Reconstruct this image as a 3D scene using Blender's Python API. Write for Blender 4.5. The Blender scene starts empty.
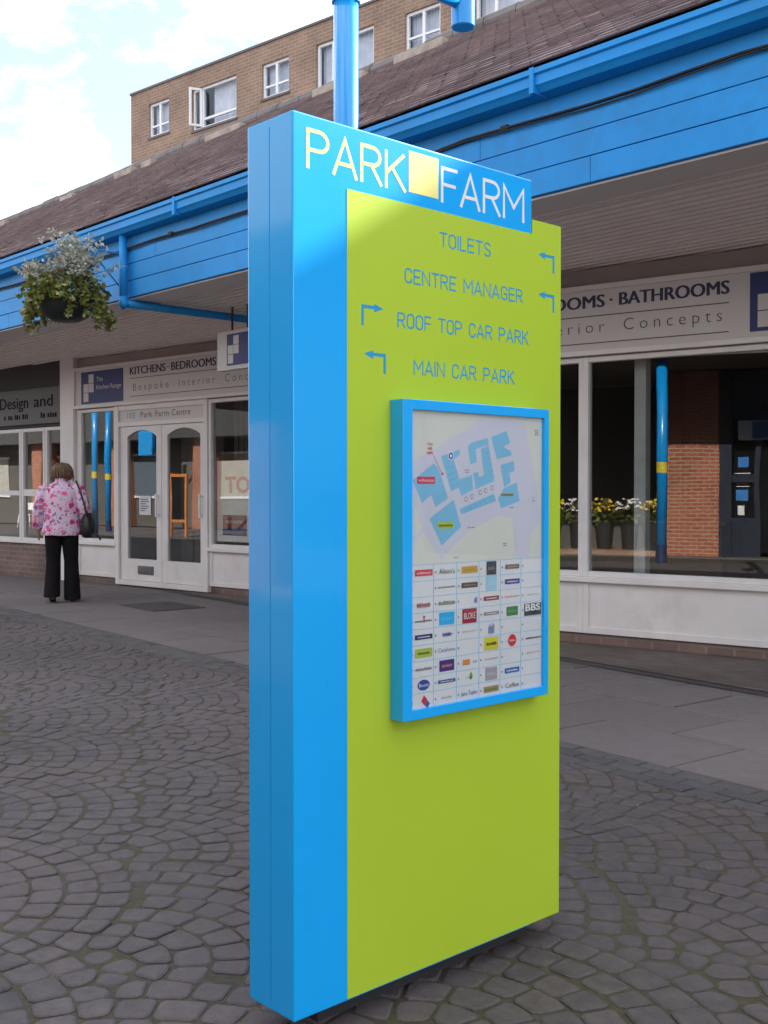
import bpy, bmesh, math, random
from mathutils import Vector, Matrix, noise
from mathutils.kdtree import KDTree
random.seed(7)
R = math.radians
S = bpy.context.scene
COL = S.collection

# ------------------------------------------------------------------ helpers
class MB:
    """collects faces (with metric UVs and material slots), then links ONE mesh object"""
    def __init__(self, M=None):
        self.v = []; self.f = []; self.mi = []; self.uv = []; self.M = M
    def addv(self, p):
        self.v.append(Vector(p)); return len(self.v) - 1
    def face(self, pts, mi=0, uv=None):
        pts = [Vector(p) for p in pts]
        if uv is None:
            n = Vector((0, 0, 0))
            for i in range(len(pts)):
                a, b = pts[i], pts[(i + 1) % len(pts)]
                n += a.cross(b)
            ax, ay, az = abs(n.x), abs(n.y), abs(n.z)
            if az >= ax and az >= ay: uv = [(p.x, p.y) for p in pts]
            elif ax >= ay: uv = [(p.y, p.z) for p in pts]
            else: uv = [(p.x, p.z) for p in pts]
        base = len(self.v)
        self.v += pts
        self.f.append(tuple(range(base, base + len(pts)))); self.mi.append(mi); self.uv.append(uv)
    def box(self, x0, x1, y0, y1, z0, z1, mi=0, skip=''):
        c = [(x0,y0,z0),(x1,y0,z0),(x1,y1,z0),(x0,y1,z0),(x0,y0,z1),(x1,y0,z1),(x1,y1,z1),(x0,y1,z1)]
        for nm, q in (('b',(3,2,1,0)),('t',(4,5,6,7)),('f',(0,1,5,4)),('r',(1,2,6,5)),('k',(2,3,7,6)),('l',(3,0,4,7))):
            if nm not in skip: self.face([c[i] for i in q], mi)
        return self
    def grid(self, rings, closed=True, cap0=False, cap1=False, mi=0):
        """loft through rings of equal length, shared vertices (smooth)"""
        n = len(rings[0]); b = len(self.v)
        for r in rings: self.v += [Vector(p) for p in r]
        for i in range(len(rings) - 1):
            for j in range(n if closed else n - 1):
                k = (j + 1) % n
                self.f.append((b+i*n+j, b+i*n+k, b+(i+1)*n+k, b+(i+1)*n+j)); self.mi.append(mi)
                self.uv.append([(j/n,i),(k/n,i),(k/n,i+1),(j/n,i+1)])
        if cap0:
            self.f.append(tuple(b+j for j in reversed(range(n)))); self.mi.append(mi); self.uv.append([(0,0)]*n)
        if cap1:
            o = b + (len(rings)-1)*n
            self.f.append(tuple(o+j for j in range(n))); self.mi.append(mi); self.uv.append([(0,0)]*n)
        return self
    def tube(self, pts, r, seg=12, caps=True, mi=0, sx=1.0):
        pts = [Vector(p) for p in pts]
        rs = r if isinstance(r, (list, tuple)) else [r]*len(pts)
        rings = []; up = None
        for i, p in enumerate(pts):
            a = pts[max(0, i-1)]; c = pts[min(len(pts)-1, i+1)]
            t = (c - a).normalized()
            if up is None:
                up = Vector((0,0,1)) if abs(t.z) < .9 else Vector((0,1,0))
            x = t.cross(up)
            x.normalize(); y = x.cross(t).normalized(); up = y
            rings.append([p + x*math.cos(2*math.pi*k/seg)*rs[i]*sx + y*math.sin(2*math.pi*k/seg)*rs[i] for k in range(seg)])
        return self.grid(rings, True, caps, caps, mi)
    def lathe(self, prof, c=(0,0,0), seg=24, cap=False, mi=0):
        c = Vector(c)
        rings = [[c + Vector((r*math.cos(2*math.pi*k/seg), r*math.sin(2*math.pi*k/seg), z)) for k in range(seg)] for r, z in prof]
        return self.grid(rings, True, cap, cap, mi)
    def build(self, name, mats, parent=None, smooth=False, bevel=0, seg=2, weld=True):
        base = BASE.get(parent, Vector((0,0,0))) if parent else Vector((0,0,0))
        M = self.M
        vs = [((M @ p) if M else p) - base for p in self.v]
        me = bpy.data.meshes.new(name)
        me.from_pydata([tuple(p) for p in vs], [], self.f)
        if not isinstance(mats, (list, tuple)): mats = [mats]
        for m in mats: me.materials.append(m)
        me.polygons.foreach_set('material_index', self.mi)
        ul = me.uv_layers.new(name='UVMap')
        flat = [c for f in self.uv for p in f for c in p]
        ul.data.foreach_set('uv', flat)
        if weld or bevel:
            bm = bmesh.new(); bm.from_mesh(me)
            bmesh.ops.remove_doubles(bm, verts=bm.verts, dist=1e-5)
            if bevel:
                ed = [e for e in bm.edges if len(e.link_faces) == 2 and e.calc_face_angle(0) > .6]
                bmesh.ops.bevel(bm, geom=ed, offset=bevel, segments=seg, affect='EDGES', profile=.6, clamp_overlap=True)
            bm.to_mesh(me); bm.free()
        if smooth:
            me.polygons.foreach_set('use_smooth', [True]*len(me.polygons))
        o = bpy.data.objects.new(name, me); COL.objects.link(o)
        if parent: o.parent = parent
        BASE[o] = base
        return o
BASE = {}
def each_box(M, boxes, name, mats, parent, **kw):
    for q in boxes:
        b = MB(M); b.box(*q); o = b.build(name, mats, parent, **kw)
    return o
def tag(o, label=None, cat=None, group=None, kind=None):
    if label: o['label'] = label
    if cat: o['category'] = cat
    if group: o['group'] = group
    if kind: o['kind'] = kind
    return o
def thing(name, loc, label, cat, group=None):
    o = bpy.data.objects.new(name, None); COL.objects.link(o)
    o.location = loc; o.empty_display_size = .2
    BASE[o] = Vector(loc)
    return tag(o, label, cat, group)
def frame_matrix(o, q):
    u = Vector((q[0]-o[0], q[1]-o[1], 0)).normalized()
    M = Matrix.Identity(4)
    M.col[0] = (u.x, u.y, 0, 0); M.col[1] = (-u.y, u.x, 0, 0); M.col[2] = (0,0,1,0); M.col[3] = (o[0], o[1], 0, 1)
    return M

# ------------------------------------------------------------------ materials
def nodes(name):
    m = bpy.data.materials.new(name); m.use_nodes = True
    nt = m.node_tree; return m, nt, nt.nodes['Principled BSDF']
def N(nt, typ, **kw):
    n = nt.nodes.new(typ)
    for k, v in kw.items():
        if k.startswith('i_'):
            n.inputs[k[2:].replace('_', ' ')].default_value = v
        else: setattr(n, k, v)
    return n
def c4(c): return (c[0], c[1], c[2], 1)
def srgb(r, g, b):
    f = lambda x: (x/255/12.92) if x/255 <= .04045 else ((x/255+.055)/1.055)**2.4
    return (f(r), f(g), f(b))
def mat(name, col, rough=.6, var=.12, scale=6, metal=0, bump=0, bscale=60, coat=0, spec=.5, dirt=None, dscale=1.5, drange=(.5,.75), trans=None):
    m, nt, b = nodes(name)
    tc = N(nt, 'ShaderNodeTexCoord')
    n1 = N(nt, 'ShaderNodeTexNoise', i_Scale=scale, i_Detail=6.0, i_Roughness=.6)
    nt.links.new(tc.outputs['Object'], n1.inputs['Vector'])
    mr = N(nt, 'ShaderNodeMapRange'); mr.inputs[3].default_value = 1-var; mr.inputs[4].default_value = 1+var
    mr.inputs[1].default_value = .3; mr.inputs[2].default_value = .7
    nt.links.new(n1.outputs['Fac'], mr.inputs[0])
    mx = N(nt, 'ShaderNodeMix', data_type='RGBA', blend_type='MULTIPLY'); mx.inputs[0].default_value = 1
    mx.inputs[6].default_value = c4(col)
    nt.links.new(mr.outputs[0], mx.inputs[7])
    out = mx.outputs[2]
    if dirt:
        n2 = N(nt, 'ShaderNodeTexNoise', i_Scale=dscale, i_Detail=8.0, i_Roughness=.7)
        nt.links.new(tc.outputs['Object'], n2.inputs['Vector'])
        r2 = N(nt, 'ShaderNodeMapRange'); r2.inputs[1].default_value = drange[0]; r2.inputs[2].default_value = drange[1]
        nt.links.new(n2.outputs['Fac'], r2.inputs[0])
        m2 = N(nt, 'ShaderNodeMix', data_type='RGBA')
        nt.links.new(r2.outputs[0], m2.inputs[0]); nt.links.new(out, m2.inputs[6]); m2.inputs[7].default_value = c4(dirt)
        out = m2.outputs[2]
    nt.links.new(out, b.inputs['Base Color'])
    rr = N(nt, 'ShaderNodeMapRange'); rr.inputs[3].default_value = max(0, rough-.08); rr.inputs[4].default_value = min(1, rough+.08)
    nt.links.new(n1.outputs['Fac'], rr.inputs[0]); nt.links.new(rr.outputs[0], b.inputs['Roughness'])
    b.inputs['Metallic'].default_value = metal
    b.inputs['Coat Weight'].default_value = coat; b.inputs['Coat Roughness'].default_value = .06
    b.inputs['Specular IOR Level'].default_value = spec
    if trans: b.inputs['Transmission Weight'].default_value = trans
    if bump:
        n3 = N(nt, 'ShaderNodeTexNoise', i_Scale=bscale, i_Detail=5.0)
        nt.links.new(tc.outputs['Object'], n3.inputs['Vector'])
        bp = N(nt, 'ShaderNodeBump', i_Strength=bump, i_Distance=.01)
        nt.links.new(n3.outputs['Fac'], bp.inputs['Height']); nt.links.new(bp.outputs[0], b.inputs['Normal'])
    return m
def brick_mat(name, c1, c2, mortar, w=.225, h=.075, ms=.012, offset=.5, rough=.85, bump=.5, noise_amt=.35, uvscale=1.0):
    m, nt, b = nodes(name)
    uv = N(nt, 'ShaderNodeUVMap', uv_map='UVMap')
    bt = N(nt, 'ShaderNodeTexBrick', offset=offset, squash=1.0)
    bt.inputs['Scale'].default_value = uvscale
    bt.inputs['Color1'].default_value = c4(c1); bt.inputs['Color2'].default_value = c4(c2); bt.inputs['Mortar'].default_value = c4(mortar)
    bt.inputs['Mortar Size'].default_value = ms; bt.inputs['Mortar Smooth'].default_value = .2
    bt.inputs['Brick Width'].default_value = w; bt.inputs['Row Height'].default_value = h
    nt.links.new(uv.outputs[0], bt.inputs['Vector'])
    tc = N(nt, 'ShaderNodeTexCoord')
    n1 = N(nt, 'ShaderNodeTexNoise', i_Scale=1.3, i_Detail=9.0, i_Roughness=.7)
    nt.links.new(tc.outputs['Object'], n1.inputs['Vector'])
    mr = N(nt, 'ShaderNodeMapRange'); mr.inputs[1].default_value = .3; mr.inputs[2].default_value = .7
    mr.inputs[3].default_value = 1-noise_amt; mr.inputs[4].default_value = 1+noise_amt
    nt.links.new(n1.outputs['Fac'], mr.inputs[0])
    mx = N(nt, 'ShaderNodeMix', data_type='RGBA', blend_type='MULTIPLY'); mx.inputs[0].default_value = 1
    nt.links.new(bt.outputs['Color'], mx.inputs[6]); nt.links.new(mr.outputs[0], mx.inputs[7])
    nt.links.new(mx.outputs[2], b.inputs['Base Color'])
    b.inputs['Roughness'].default_value = rough
    bp = N(nt, 'ShaderNodeBump', i_Strength=bump, i_Distance=.01, invert=True)
    nt.links.new(bt.outputs['Fac'], bp.inputs['Height']); nt.links.new(bp.outputs[0], b.inputs['Normal'])
    return m
def island_mat(name, cols, rough=.8, var=.25, scale=25, stain=None, bump=.3, bscale=90, transl=0, specks=False):
    """per-island random colour from a small palette, plus fine grain"""
    m, nt, b = nodes(name)
    ge = N(nt, 'ShaderNodeNewGeometry'); tc = N(nt, 'ShaderNodeTexCoord')
    rp = N(nt, 'ShaderNodeValToRGB')
    el = rp.color_ramp.elements
    while len(el) < len(cols): el.new(.5)
    for i, c in enumerate(cols):
        el[i].position = i/(len(cols)-1) if len(cols) > 1 else 0; el[i].color = c4(c)
    nt.links.new(ge.outputs['Random Per Island'], rp.inputs[0])
    n1 = N(nt, 'ShaderNodeTexNoise', i_Scale=scale, i_Detail=8.0, i_Roughness=.7)
    nt.links.new(tc.outputs['Object'], n1.inputs['Vector'])
    mr = N(nt, 'ShaderNodeMapRange'); mr.inputs[1].default_value = .25; mr.inputs[2].default_value = .75
    mr.inputs[3].default_value = 1-var; mr.inputs[4].default_value = 1+var
    nt.links.new(n1.outputs['Fac'], mr.inputs[0])
    mx = N(nt, 'ShaderNodeMix', data_type='RGBA', blend_type='MULTIPLY'); mx.inputs[0].default_value = 1
    nt.links.new(rp.outputs[0], mx.inputs[6]); nt.links.new(mr.outputs[0], mx.inputs[7])
    out = mx.outputs[2]
    if stain:
        n2 = N(nt, 'ShaderNodeTexNoise', i_Scale=.9, i_Detail=9.0, i_Roughness=.65)
        nt.links.new(tc.outputs['Object'], n2.inputs['Vector'])
        r2 = N(nt, 'ShaderNodeMapRange'); r2.inputs[1].default_value = .42; r2.inputs[2].default_value = .68; r2.inputs[4].default_value = .75
        nt.links.new(n2.outputs['Fac'], r2.inputs[0])
        m2 = N(nt, 'ShaderNodeMix', data_type='RGBA')
        nt.links.new(r2.outputs[0], m2.inputs[0]); nt.links.new(out, m2.inputs[6]); m2.inputs[7].default_value = c4(stain)
        out = m2.outputs[2]
    if specks:
        vo = N(nt, 'ShaderNodeTexVoronoi'); vo.inputs['Scale'].default_value = 3.2; vo.inputs['Randomness'].default_value = 1
        nt.links.new(tc.outputs['Object'], vo.inputs['Vector'])
        nd = N(nt, 'ShaderNodeTexNoise', i_Scale=40.0, i_Detail=2.0); nt.links.new(tc.outputs['Object'], nd.inputs['Vector'])
        sm = N(nt, 'ShaderNodeMath', operation='MULTIPLY_ADD'); nt.links.new(nd.outputs['Fac'], sm.inputs[0]); sm.inputs[1].default_value = .05; nt.links.new(vo.outputs['Distance'], sm.inputs[2])
        lt = N(nt, 'ShaderNodeMath', operation='LESS_THAN'); nt.links.new(sm.outputs[0], lt.inputs[0]); lt.inputs[1].default_value = .062
        m3 = N(nt, 'ShaderNodeMix', data_type='RGBA'); nt.links.new(lt.outputs[0], m3.inputs[0]); nt.links.new(out, m3.inputs[6]); m3.inputs[7].default_value = (.24,.22,.21,1)
        n5 = N(nt, 'ShaderNodeTexNoise', i_Scale=.45, i_Detail=5.0, i_Roughness=.6); nt.links.new(tc.outputs['Object'], n5.inputs['Vector'])
        r5 = N(nt, 'ShaderNodeMapRange'); r5.inputs[1].default_value = .35; r5.inputs[2].default_value = .65; r5.inputs[3].default_value = .72; r5.inputs[4].default_value = 1.18
        nt.links.new(n5.outputs['Fac'], r5.inputs[0])
        m5 = N(nt, 'ShaderNodeMix', data_type='RGBA', blend_type='MULTIPLY'); m5.inputs[0].default_value = 1
        nt.links.new(m3.outputs[2], m5.inputs[6]); nt.links.new(r5.outputs[0], m5.inputs[7]); out = m5.outputs[2]
    nt.links.new(out, b.inputs['Base Color'])
    b.inputs['Roughness'].default_value = rough
    if bump:
        n3 = N(nt, 'ShaderNodeTexNoise', i_Scale=bscale, i_Detail=6.0, i_Roughness=.7)
        nt.links.new(tc.outputs['Object'], n3.inputs['Vector'])
        bp = N(nt, 'ShaderNodeBump', i_Strength=bump, i_Distance=.01)
        nt.links.new(n3.outputs['Fac'], bp.inputs['Height']); nt.links.new(bp.outputs[0], b.inputs['Normal'])
    if transl:
        tr = N(nt, 'ShaderNodeBsdfTranslucent'); ms = N(nt, 'ShaderNodeMixShader'); ms.inputs[0].default_value = transl
        nt.links.new(out, tr.inputs[0]); nt.links.new(b.outputs[0], ms.inputs[1]); nt.links.new(tr.outputs[0], ms.inputs[2])
        nt.links.new(ms.outputs[0], nt.nodes['Material Output'].inputs[0])
    return m
def glass_mat(name, tint=(.82,.86,.85), gain=1.0):
    m, nt, b = nodes(name)
    nt.nodes.remove(b)
    ge = N(nt, 'ShaderNodeNewGeometry')
    dt = N(nt, 'ShaderNodeVectorMath', operation='DOT_PRODUCT'); nt.links.new(ge.outputs['Normal'], dt.inputs[0]); nt.links.new(ge.outputs['Incoming'], dt.inputs[1])
    ab = N(nt, 'ShaderNodeMath', operation='ABSOLUTE'); nt.links.new(dt.outputs['Value'], ab.inputs[0])
    om = N(nt, 'ShaderNodeMath', operation='SUBTRACT', use_clamp=True); om.inputs[0].default_value = 1; nt.links.new(ab.outputs[0], om.inputs[1])
    pw = N(nt, 'ShaderNodeMath', operation='POWER'); nt.links.new(om.outputs[0], pw.inputs[0]); pw.inputs[1].default_value = 5
    ma = N(nt, 'ShaderNodeMath', operation='MULTIPLY_ADD'); nt.links.new(pw.outputs[0], ma.inputs[0]); ma.inputs[1].default_value = .957; ma.inputs[2].default_value = .043
    mu = N(nt, 'ShaderNodeMath', operation='MULTIPLY', use_clamp=True); mu.inputs[1].default_value = gain
    nt.links.new(ma.outputs[0], mu.inputs[0])
    tr = N(nt, 'ShaderNodeBsdfTransparent'); tr.inputs[0].default_value = c4(tint)
    gl = N(nt, 'ShaderNodeBsdfGlossy'); gl.inputs['Roughness'].default_value = .004; gl.inputs[0].default_value = (.95,.97,1,1)
    tc = N(nt, 'ShaderNodeTexCoord'); nz = N(nt, 'ShaderNodeTexNoise', i_Scale=1.1, i_Detail=1.0)
    nt.links.new(tc.outputs['Object'], nz.inputs['Vector'])
    bp = N(nt, 'ShaderNodeBump', i_Strength=.05, i_Distance=.02); nt.links.new(nz.outputs['Fac'], bp.inputs['Height'])
    nt.links.new(bp.outputs[0], gl.inputs['Normal'])
    ms = N(nt, 'ShaderNodeMixShader')
    nt.links.new(mu.outputs[0], ms.inputs[0]); nt.links.new(tr.outputs[0], ms.inputs[1]); nt.links.new(gl.outputs[0], ms.inputs[2])
    nt.links.new(ms.outputs[0], nt.nodes['Material Output'].inputs[0])
    return m

BLUE = (.004, .415, .97)
m_blue = mat('sign_blue_paint', BLUE, .30, .035, 1.5, coat=.55, spec=.35, dirt=(.012,.36,.80), dscale=2.6, drange=(.60,.9))
m_green = mat('sign_green_vinyl', (.44, .615, .036), .40, .035, 1.2, coat=.1, spec=.35, dirt=(.43,.58,.06), dscale=2.2, drange=(.60,.9))
m_yellow = mat('yellow_vinyl', (.93, .86, .30), .6, .03, spec=.2)
m_white = mat('white_vinyl', (.82, .83, .82), .45, .03)
m_letter = mat('blue_vinyl_lettering', (.025, .32, .60), .5, .03, spec=.3)
m_dark = mat('dark_plinth', (.03, .03, .035), .7)
m_fascia = mat('blue_fascia_paint', (.007, .262, .66), .5, .10, 2.2, bump=.05, bscale=30, spec=.35, dirt=(.018,.20,.48), dscale=4.5, drange=(.50,.8))
m_pole = mat('blue_pole_paint', (.006, .29, .72), .25, .05, 3, coat=.4)
m_frame = mat('offwhite_frame_paint', (.74, .72, .71), .45, .06, 3, dirt=(.56,.53,.51), dscale=2.2, drange=(.55,.85))
m_soffit = mat('soffit_board', (.70, .655, .63), .5, .06, 1.5, bump=.03)
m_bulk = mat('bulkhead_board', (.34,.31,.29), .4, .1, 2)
m_signboard = mat('cream_signboard', (.60, .585, .58), .45, .05, 1.2)
m_navy = mat('navy_print', (.022, .035, .16), .5, .06)
m_navytext = mat('navy_lettering', (.03, .035, .085), .5, .05)
m_greytext = mat('grey_lettering', (.075, .07, .08), .5, .05)
m_grey_sign = mat('dark_grey_signboard', (.085, .085, .088), .5, .1, 2)
m_blacktext = mat('black_lettering', (.016, .016, .017), .8, spec=.1)
m_cable = mat('black_cable', (.01, .01, .012), .6)
m_iron = mat('black_iron', (.02, .02, .022), .5, bump=.1)
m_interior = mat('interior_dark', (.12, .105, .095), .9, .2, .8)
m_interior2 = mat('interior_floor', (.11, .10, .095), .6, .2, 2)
m_post_in = mat('interior_post', (.75, .75, .76), .5)
m_blind = mat('blind_fabric', (.11, .095, .085), .8, .1)
m_glass = glass_mat('shop_glass', (.84,.86,.85), gain=1.9)
m_glass_flat = glass_mat('flat_window_glass', (.9,.92,.93), 1.5)
m_curtain = mat('net_curtain', (.62, .62, .70), .9, .15, 4)
m_upvc = mat('white_upvc', (.80, .80, .82), .4, .03)
m_brick_flats = brick_mat('flats_brick', (.30,.18,.125), (.245,.15,.105), (.32,.245,.19), noise_amt=.28)
m_brick_opp = brick_mat('arcade_brick', (.42,.125,.062), (.33,.090,.046), (.44,.29,.21), noise_amt=.2)
m_brick_plinth = brick_mat('plinth_brick', (.20,.125,.105), (.15,.10,.09), (.20,.17,.15), noise_amt=.35)
m_pavers = brick_mat('brick_pavers', (.15,.115,.105), (.115,.09,.085), (.08,.07,.06), w=.21, h=.105, ms=.006, noise_amt=.4)
m_tiles = brick_mat('roof_tiles', (.25,.185,.185), (.19,.145,.15), (.14,.10,.10), w=1, h=1, ms=.008, noise_amt=.33, bump=.7)
m_mortar = mat('pale_mortar', (.36, .30, .26), .9, .25, 8, bump=.5)
m_ridge = mat('ridge_tile_clay', (.16, .14, .135), .85, .3, 4, bump=.3)
m_lead = mat('grey_coping', (.13, .12, .12), .7, .15)
m_door_dark = mat('dark_blue_door_paint', (.022, .028, .045), .35, .1)
m_roofing = mat('roofing_felt', (.09, .09, .09), .9)

m_sett = island_mat('stone_setts', [(.093,.078,.082),(.106,.090,.094),(.088,.076,.083),(.116,.096,.098),(.098,.083,.088)], .82, .40, 16, stain=(.092,.074,.072), bump=.7, bscale=70, specks=True)
m_slab = island_mat('concrete_slabs', [(.165,.142,.143),(.188,.163,.162),(.176,.153,.156),(.152,.131,.134)], .85, .16, 9, stain=(.100,.088,.086), bump=.25, bscale=120, specks=True)
m_border = island_mat('dark_border_pavers', [(.075,.07,.075),(.095,.088,.09),(.065,.06,.066)], .8, .3, 20, bump=.4, bscale=80)

def joint_mat():
    m, nt, b = nodes('sett_joints')
    tc = N(nt, 'ShaderNodeTexCoord')
    n1 = N(nt, 'ShaderNodeTexNoise', i_Scale=1.1, i_Detail=8.0, i_Roughness=.7)
    n2 = N(nt, 'ShaderNodeTexNoise', i_Scale=45.0, i_Detail=5.0)
    for n in (n1, n2): nt.links.new(tc.outputs['Object'], n.inputs['Vector'])
    rp = N(nt, 'ShaderNodeValToRGB'); el = rp.color_ramp.elements
    el[0].position = .36; el[0].color = (.066,.056,.050,1)
    el[1].position = .66; el[1].color = (.115,.090,.066,1)
    e = el.new(.50); e.color = (.062,.055,.030,1)
    e = el.new(.57); e.color = (.055,.048,.036,1)
    nt.links.new(n1.outputs['Fac'], rp.inputs[0])
    mr = N(nt, 'ShaderNodeMapRange'); mr.inputs[3].default_value = .5; mr.inputs[4].default_value = 1.5
    nt.links.new(n2.outputs['Fac'], mr.inputs[0])
    mx = N(nt, 'ShaderNodeMix', data_type='RGBA', blend_type='MULTIPLY'); mx.inputs[0].default_value = 1
    nt.links.new(rp.outputs[0], mx.inputs[6]); nt.links.new(mr.outputs[0], mx.inputs[7])
    nt.links.new(mx.outputs[2], b.inputs['Base Color']); b.inputs['Roughness'].default_value = .95
    bp = N(nt, 'ShaderNodeBump', i_Strength=.6, i_Distance=.01)
    nt.links.new(n2.outputs['Fac'], bp.inputs['Height']); nt.links.new(bp.outputs[0], b.inputs['Normal'])
    return m
m_joint = joint_mat()
def floral_mat():
    m, nt, b = nodes('floral_jacket')
    tc = N(nt, 'ShaderNodeTexCoord')
    nz = N(nt, 'ShaderNodeTexNoise', i_Scale=22.0, i_Detail=3.0)
    nt.links.new(tc.outputs['Object'], nz.inputs['Vector'])
    ad = N(nt, 'ShaderNodeMix', data_type='RGBA', blend_type='LINEAR_LIGHT'); ad.inputs[0].default_value = .045
    nt.links.new(tc.outputs['Object'], ad.inputs[6]); nt.links.new(nz.outputs['Color'], ad.inputs[7])
    cur = None
    for sc, lim, ramp in ((13.0, .40, [(.62,.02,.16),(.75,.10,.30),(.55,.03,.22)]), (19.0, .36, [(.16,.09,.26),(.30,.16,.42),(.70,.16,.38)]), (34.0, .33, [(.72,.25,.42),(.16,.10,.25),(.6,.05,.2)])):
        v = N(nt, 'ShaderNodeTexVoronoi'); v.inputs['Scale'].default_value = sc
        nt.links.new(ad.outputs[2], v.inputs['Vector'])
        sp = N(nt, 'ShaderNodeSeparateColor'); nt.links.new(v.outputs['Color'], sp.inputs[0])
        rp = N(nt, 'ShaderNodeValToRGB'); rp.color_ramp.interpolation = 'CONSTANT'; el = rp.color_ramp.elements
        el.new(.66)
        for i, c in enumerate(ramp): el[i].position = i/3; el[i].color = c4(c)
        nt.links.new(sp.outputs[0], rp.inputs[0])
        lt = N(nt, 'ShaderNodeMapRange'); lt.inputs[1].default_value = lim+.04; lt.inputs[2].default_value = lim-.02
        nt.links.new(v.outputs['Distance'], lt.inputs[0])
        gt = N(nt, 'ShaderNodeMath', operation='GREATER_THAN'); gt.inputs[1].default_value = .42
        nt.links.new(sp.outputs[1], gt.inputs[0])
        mu = N(nt, 'ShaderNodeMath', operation='MULTIPLY'); nt.links.new(lt.outputs[0], mu.inputs[0]); nt.links.new(gt.outputs[0], mu.inputs[1])
        mx = N(nt, 'ShaderNodeMix', data_type='RGBA')
        nt.links.new(mu.outputs[0], mx.inputs[0])
        if cur is None: mx.inputs[6].default_value = (.66,.52,.64,1)
        else: nt.links.new(cur, mx.inputs[6])
        nt.links.new(rp.outputs[0], mx.inputs[7]); cur = mx.outputs[2]
    nt.links.new(cur, b.inputs['Base Color']); b.inputs['Roughness'].default_value = .85
    n2 = N(nt, 'ShaderNodeTexNoise', i_Scale=9.0, i_Detail=3.0); nt.links.new(tc.outputs['Object'], n2.inputs['Vector'])
    bp = N(nt, 'ShaderNodeBump', i_Strength=.5, i_Distance=.03); nt.links.new(n2.outputs['Fac'], bp.inputs['Height']); nt.links.new(bp.outputs[0], b.inputs['Normal'])
    return m
m_floral = floral_mat()
m_black_cloth = mat('black_cloth', (.011,.010,.012), .95, .2, 8, bump=.3, bscale=14, spec=.12)
m_leather = mat('black_leather', (.012,.012,.013), .45, .2, 10, bump=.2)
m_skin = mat('skin', (.46,.27,.19), .55, .08)
m_hair = mat('brown_blonde_hair', (.17,.105,.06), .5, .4, 30, bump=.6, bscale=60)
m_ivy = island_mat('basket_leaves', [(.05,.075,.018),(.12,.15,.03),(.28,.27,.06),(.07,.10,.022),(.42,.38,.14)], .5, .25, 30, bump=0, transl=.3)
m_silver = island_mat('silver_leaves', [(.32,.33,.27),(.48,.48,.41),(.21,.23,.17)], .7, .15, 30, bump=0, transl=.15)
m_red_fl = mat('red_petals', (.25,.03,.04), .6)
m_bowl = mat('dark_green_plastic', (.008,.016,.014), .45)
m_yel_fl = island_mat('yellow_petals', [(.85,.50,.02),(.90,.62,.05),(.75,.35,.02)], .6, .1, bump=0)
m_wht_fl = island_mat('white_petals', [(.85,.82,.8),(.8,.7,.72)], .6, .1, bump=0)
m_tub = mat('black_tub', (.02,.022,.022), .5)

# ------------------------------------------------------------------ lettering
def arc(cx, cy, rx, ry, a0, a1, n=8):
    return [(cx+rx*math.cos(R(a0+(a1-a0)*i/n)), cy+ry*math.sin(R(a0+(a1-a0)*i/n))) for i in range(n+1)]
GLY = {
 'P': (.52, [[(0,0),(0,1),(.3,1)] + arc(.3,.735,.22,.265,90,-90) + [(0,.47)]]),
 'A': (.60, [[(0,0),(.30,1),(.60,0)], [(.10,.30),(.50,.30)]]),
 'R': (.54, [[(0,0),(0,1),(.3,1)] + arc(.3,.745,.22,.255,90,-90) + [(0,.49)], [(.27,.49),(.54,0)]]),
 'K': (.54, [[(0,0),(0,1)], [(.50,1),(.02,.42)], [(.17,.58),(.54,0)]]),
 'F': (.46, [[(0,0),(0,1),(.46,1)], [(0,.51),(.40,.51)]]),
 'M': (.70, [[(0,0),(0,1),(.35,.36),(.70,1),(.70,0)]]),
 'T': (.52, [[(.26,0),(.26,1)], [(0,1),(.52,1)]]),
 'O': (.52, [arc(.26,.74,.26,.26,0,180) + arc(.26,.26,.26,.26,180,360) + [(.52,.74)]]),
 'I': (.0, [[(0,0),(0,1)]]),
 'L': (.42, [[(0,1),(0,0),(.42,0)]]),
 'E': (.46, [[(.46,1),(0,1),(0,0),(.46,0)], [(0,.51),(.40,.51)]]),
 'S': (.50, [[(.48,.86)] + arc(.26,.75,.235,.25,40,180) + arc(.25,.5,.235,.0,180,181,1)[:0] + arc(.26,.74,.235,.23,180,262,4) + arc(.25,.255,.245,.255,80,-90) + arc(.24,.255,.24,.255,-90,-150,4)]),
 'C': (.50, [[(.50,.76)] + arc(.26,.74,.25,.26,10,180) + arc(.26,.26,.25,.26,180,350) + [(.50,.24)]]),
 'N': (.56, [[(0,0),(0,1),(.56,0),(.56,1)]]),
 'G': (.52, [[(.51,.77)] + arc(.26,.74,.25,.26,15,180) + arc(.26,.26,.25,.26,180,360) + [(.51,.46),(.28,.46)]]),
 ' ': (.30, []),
}
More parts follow.
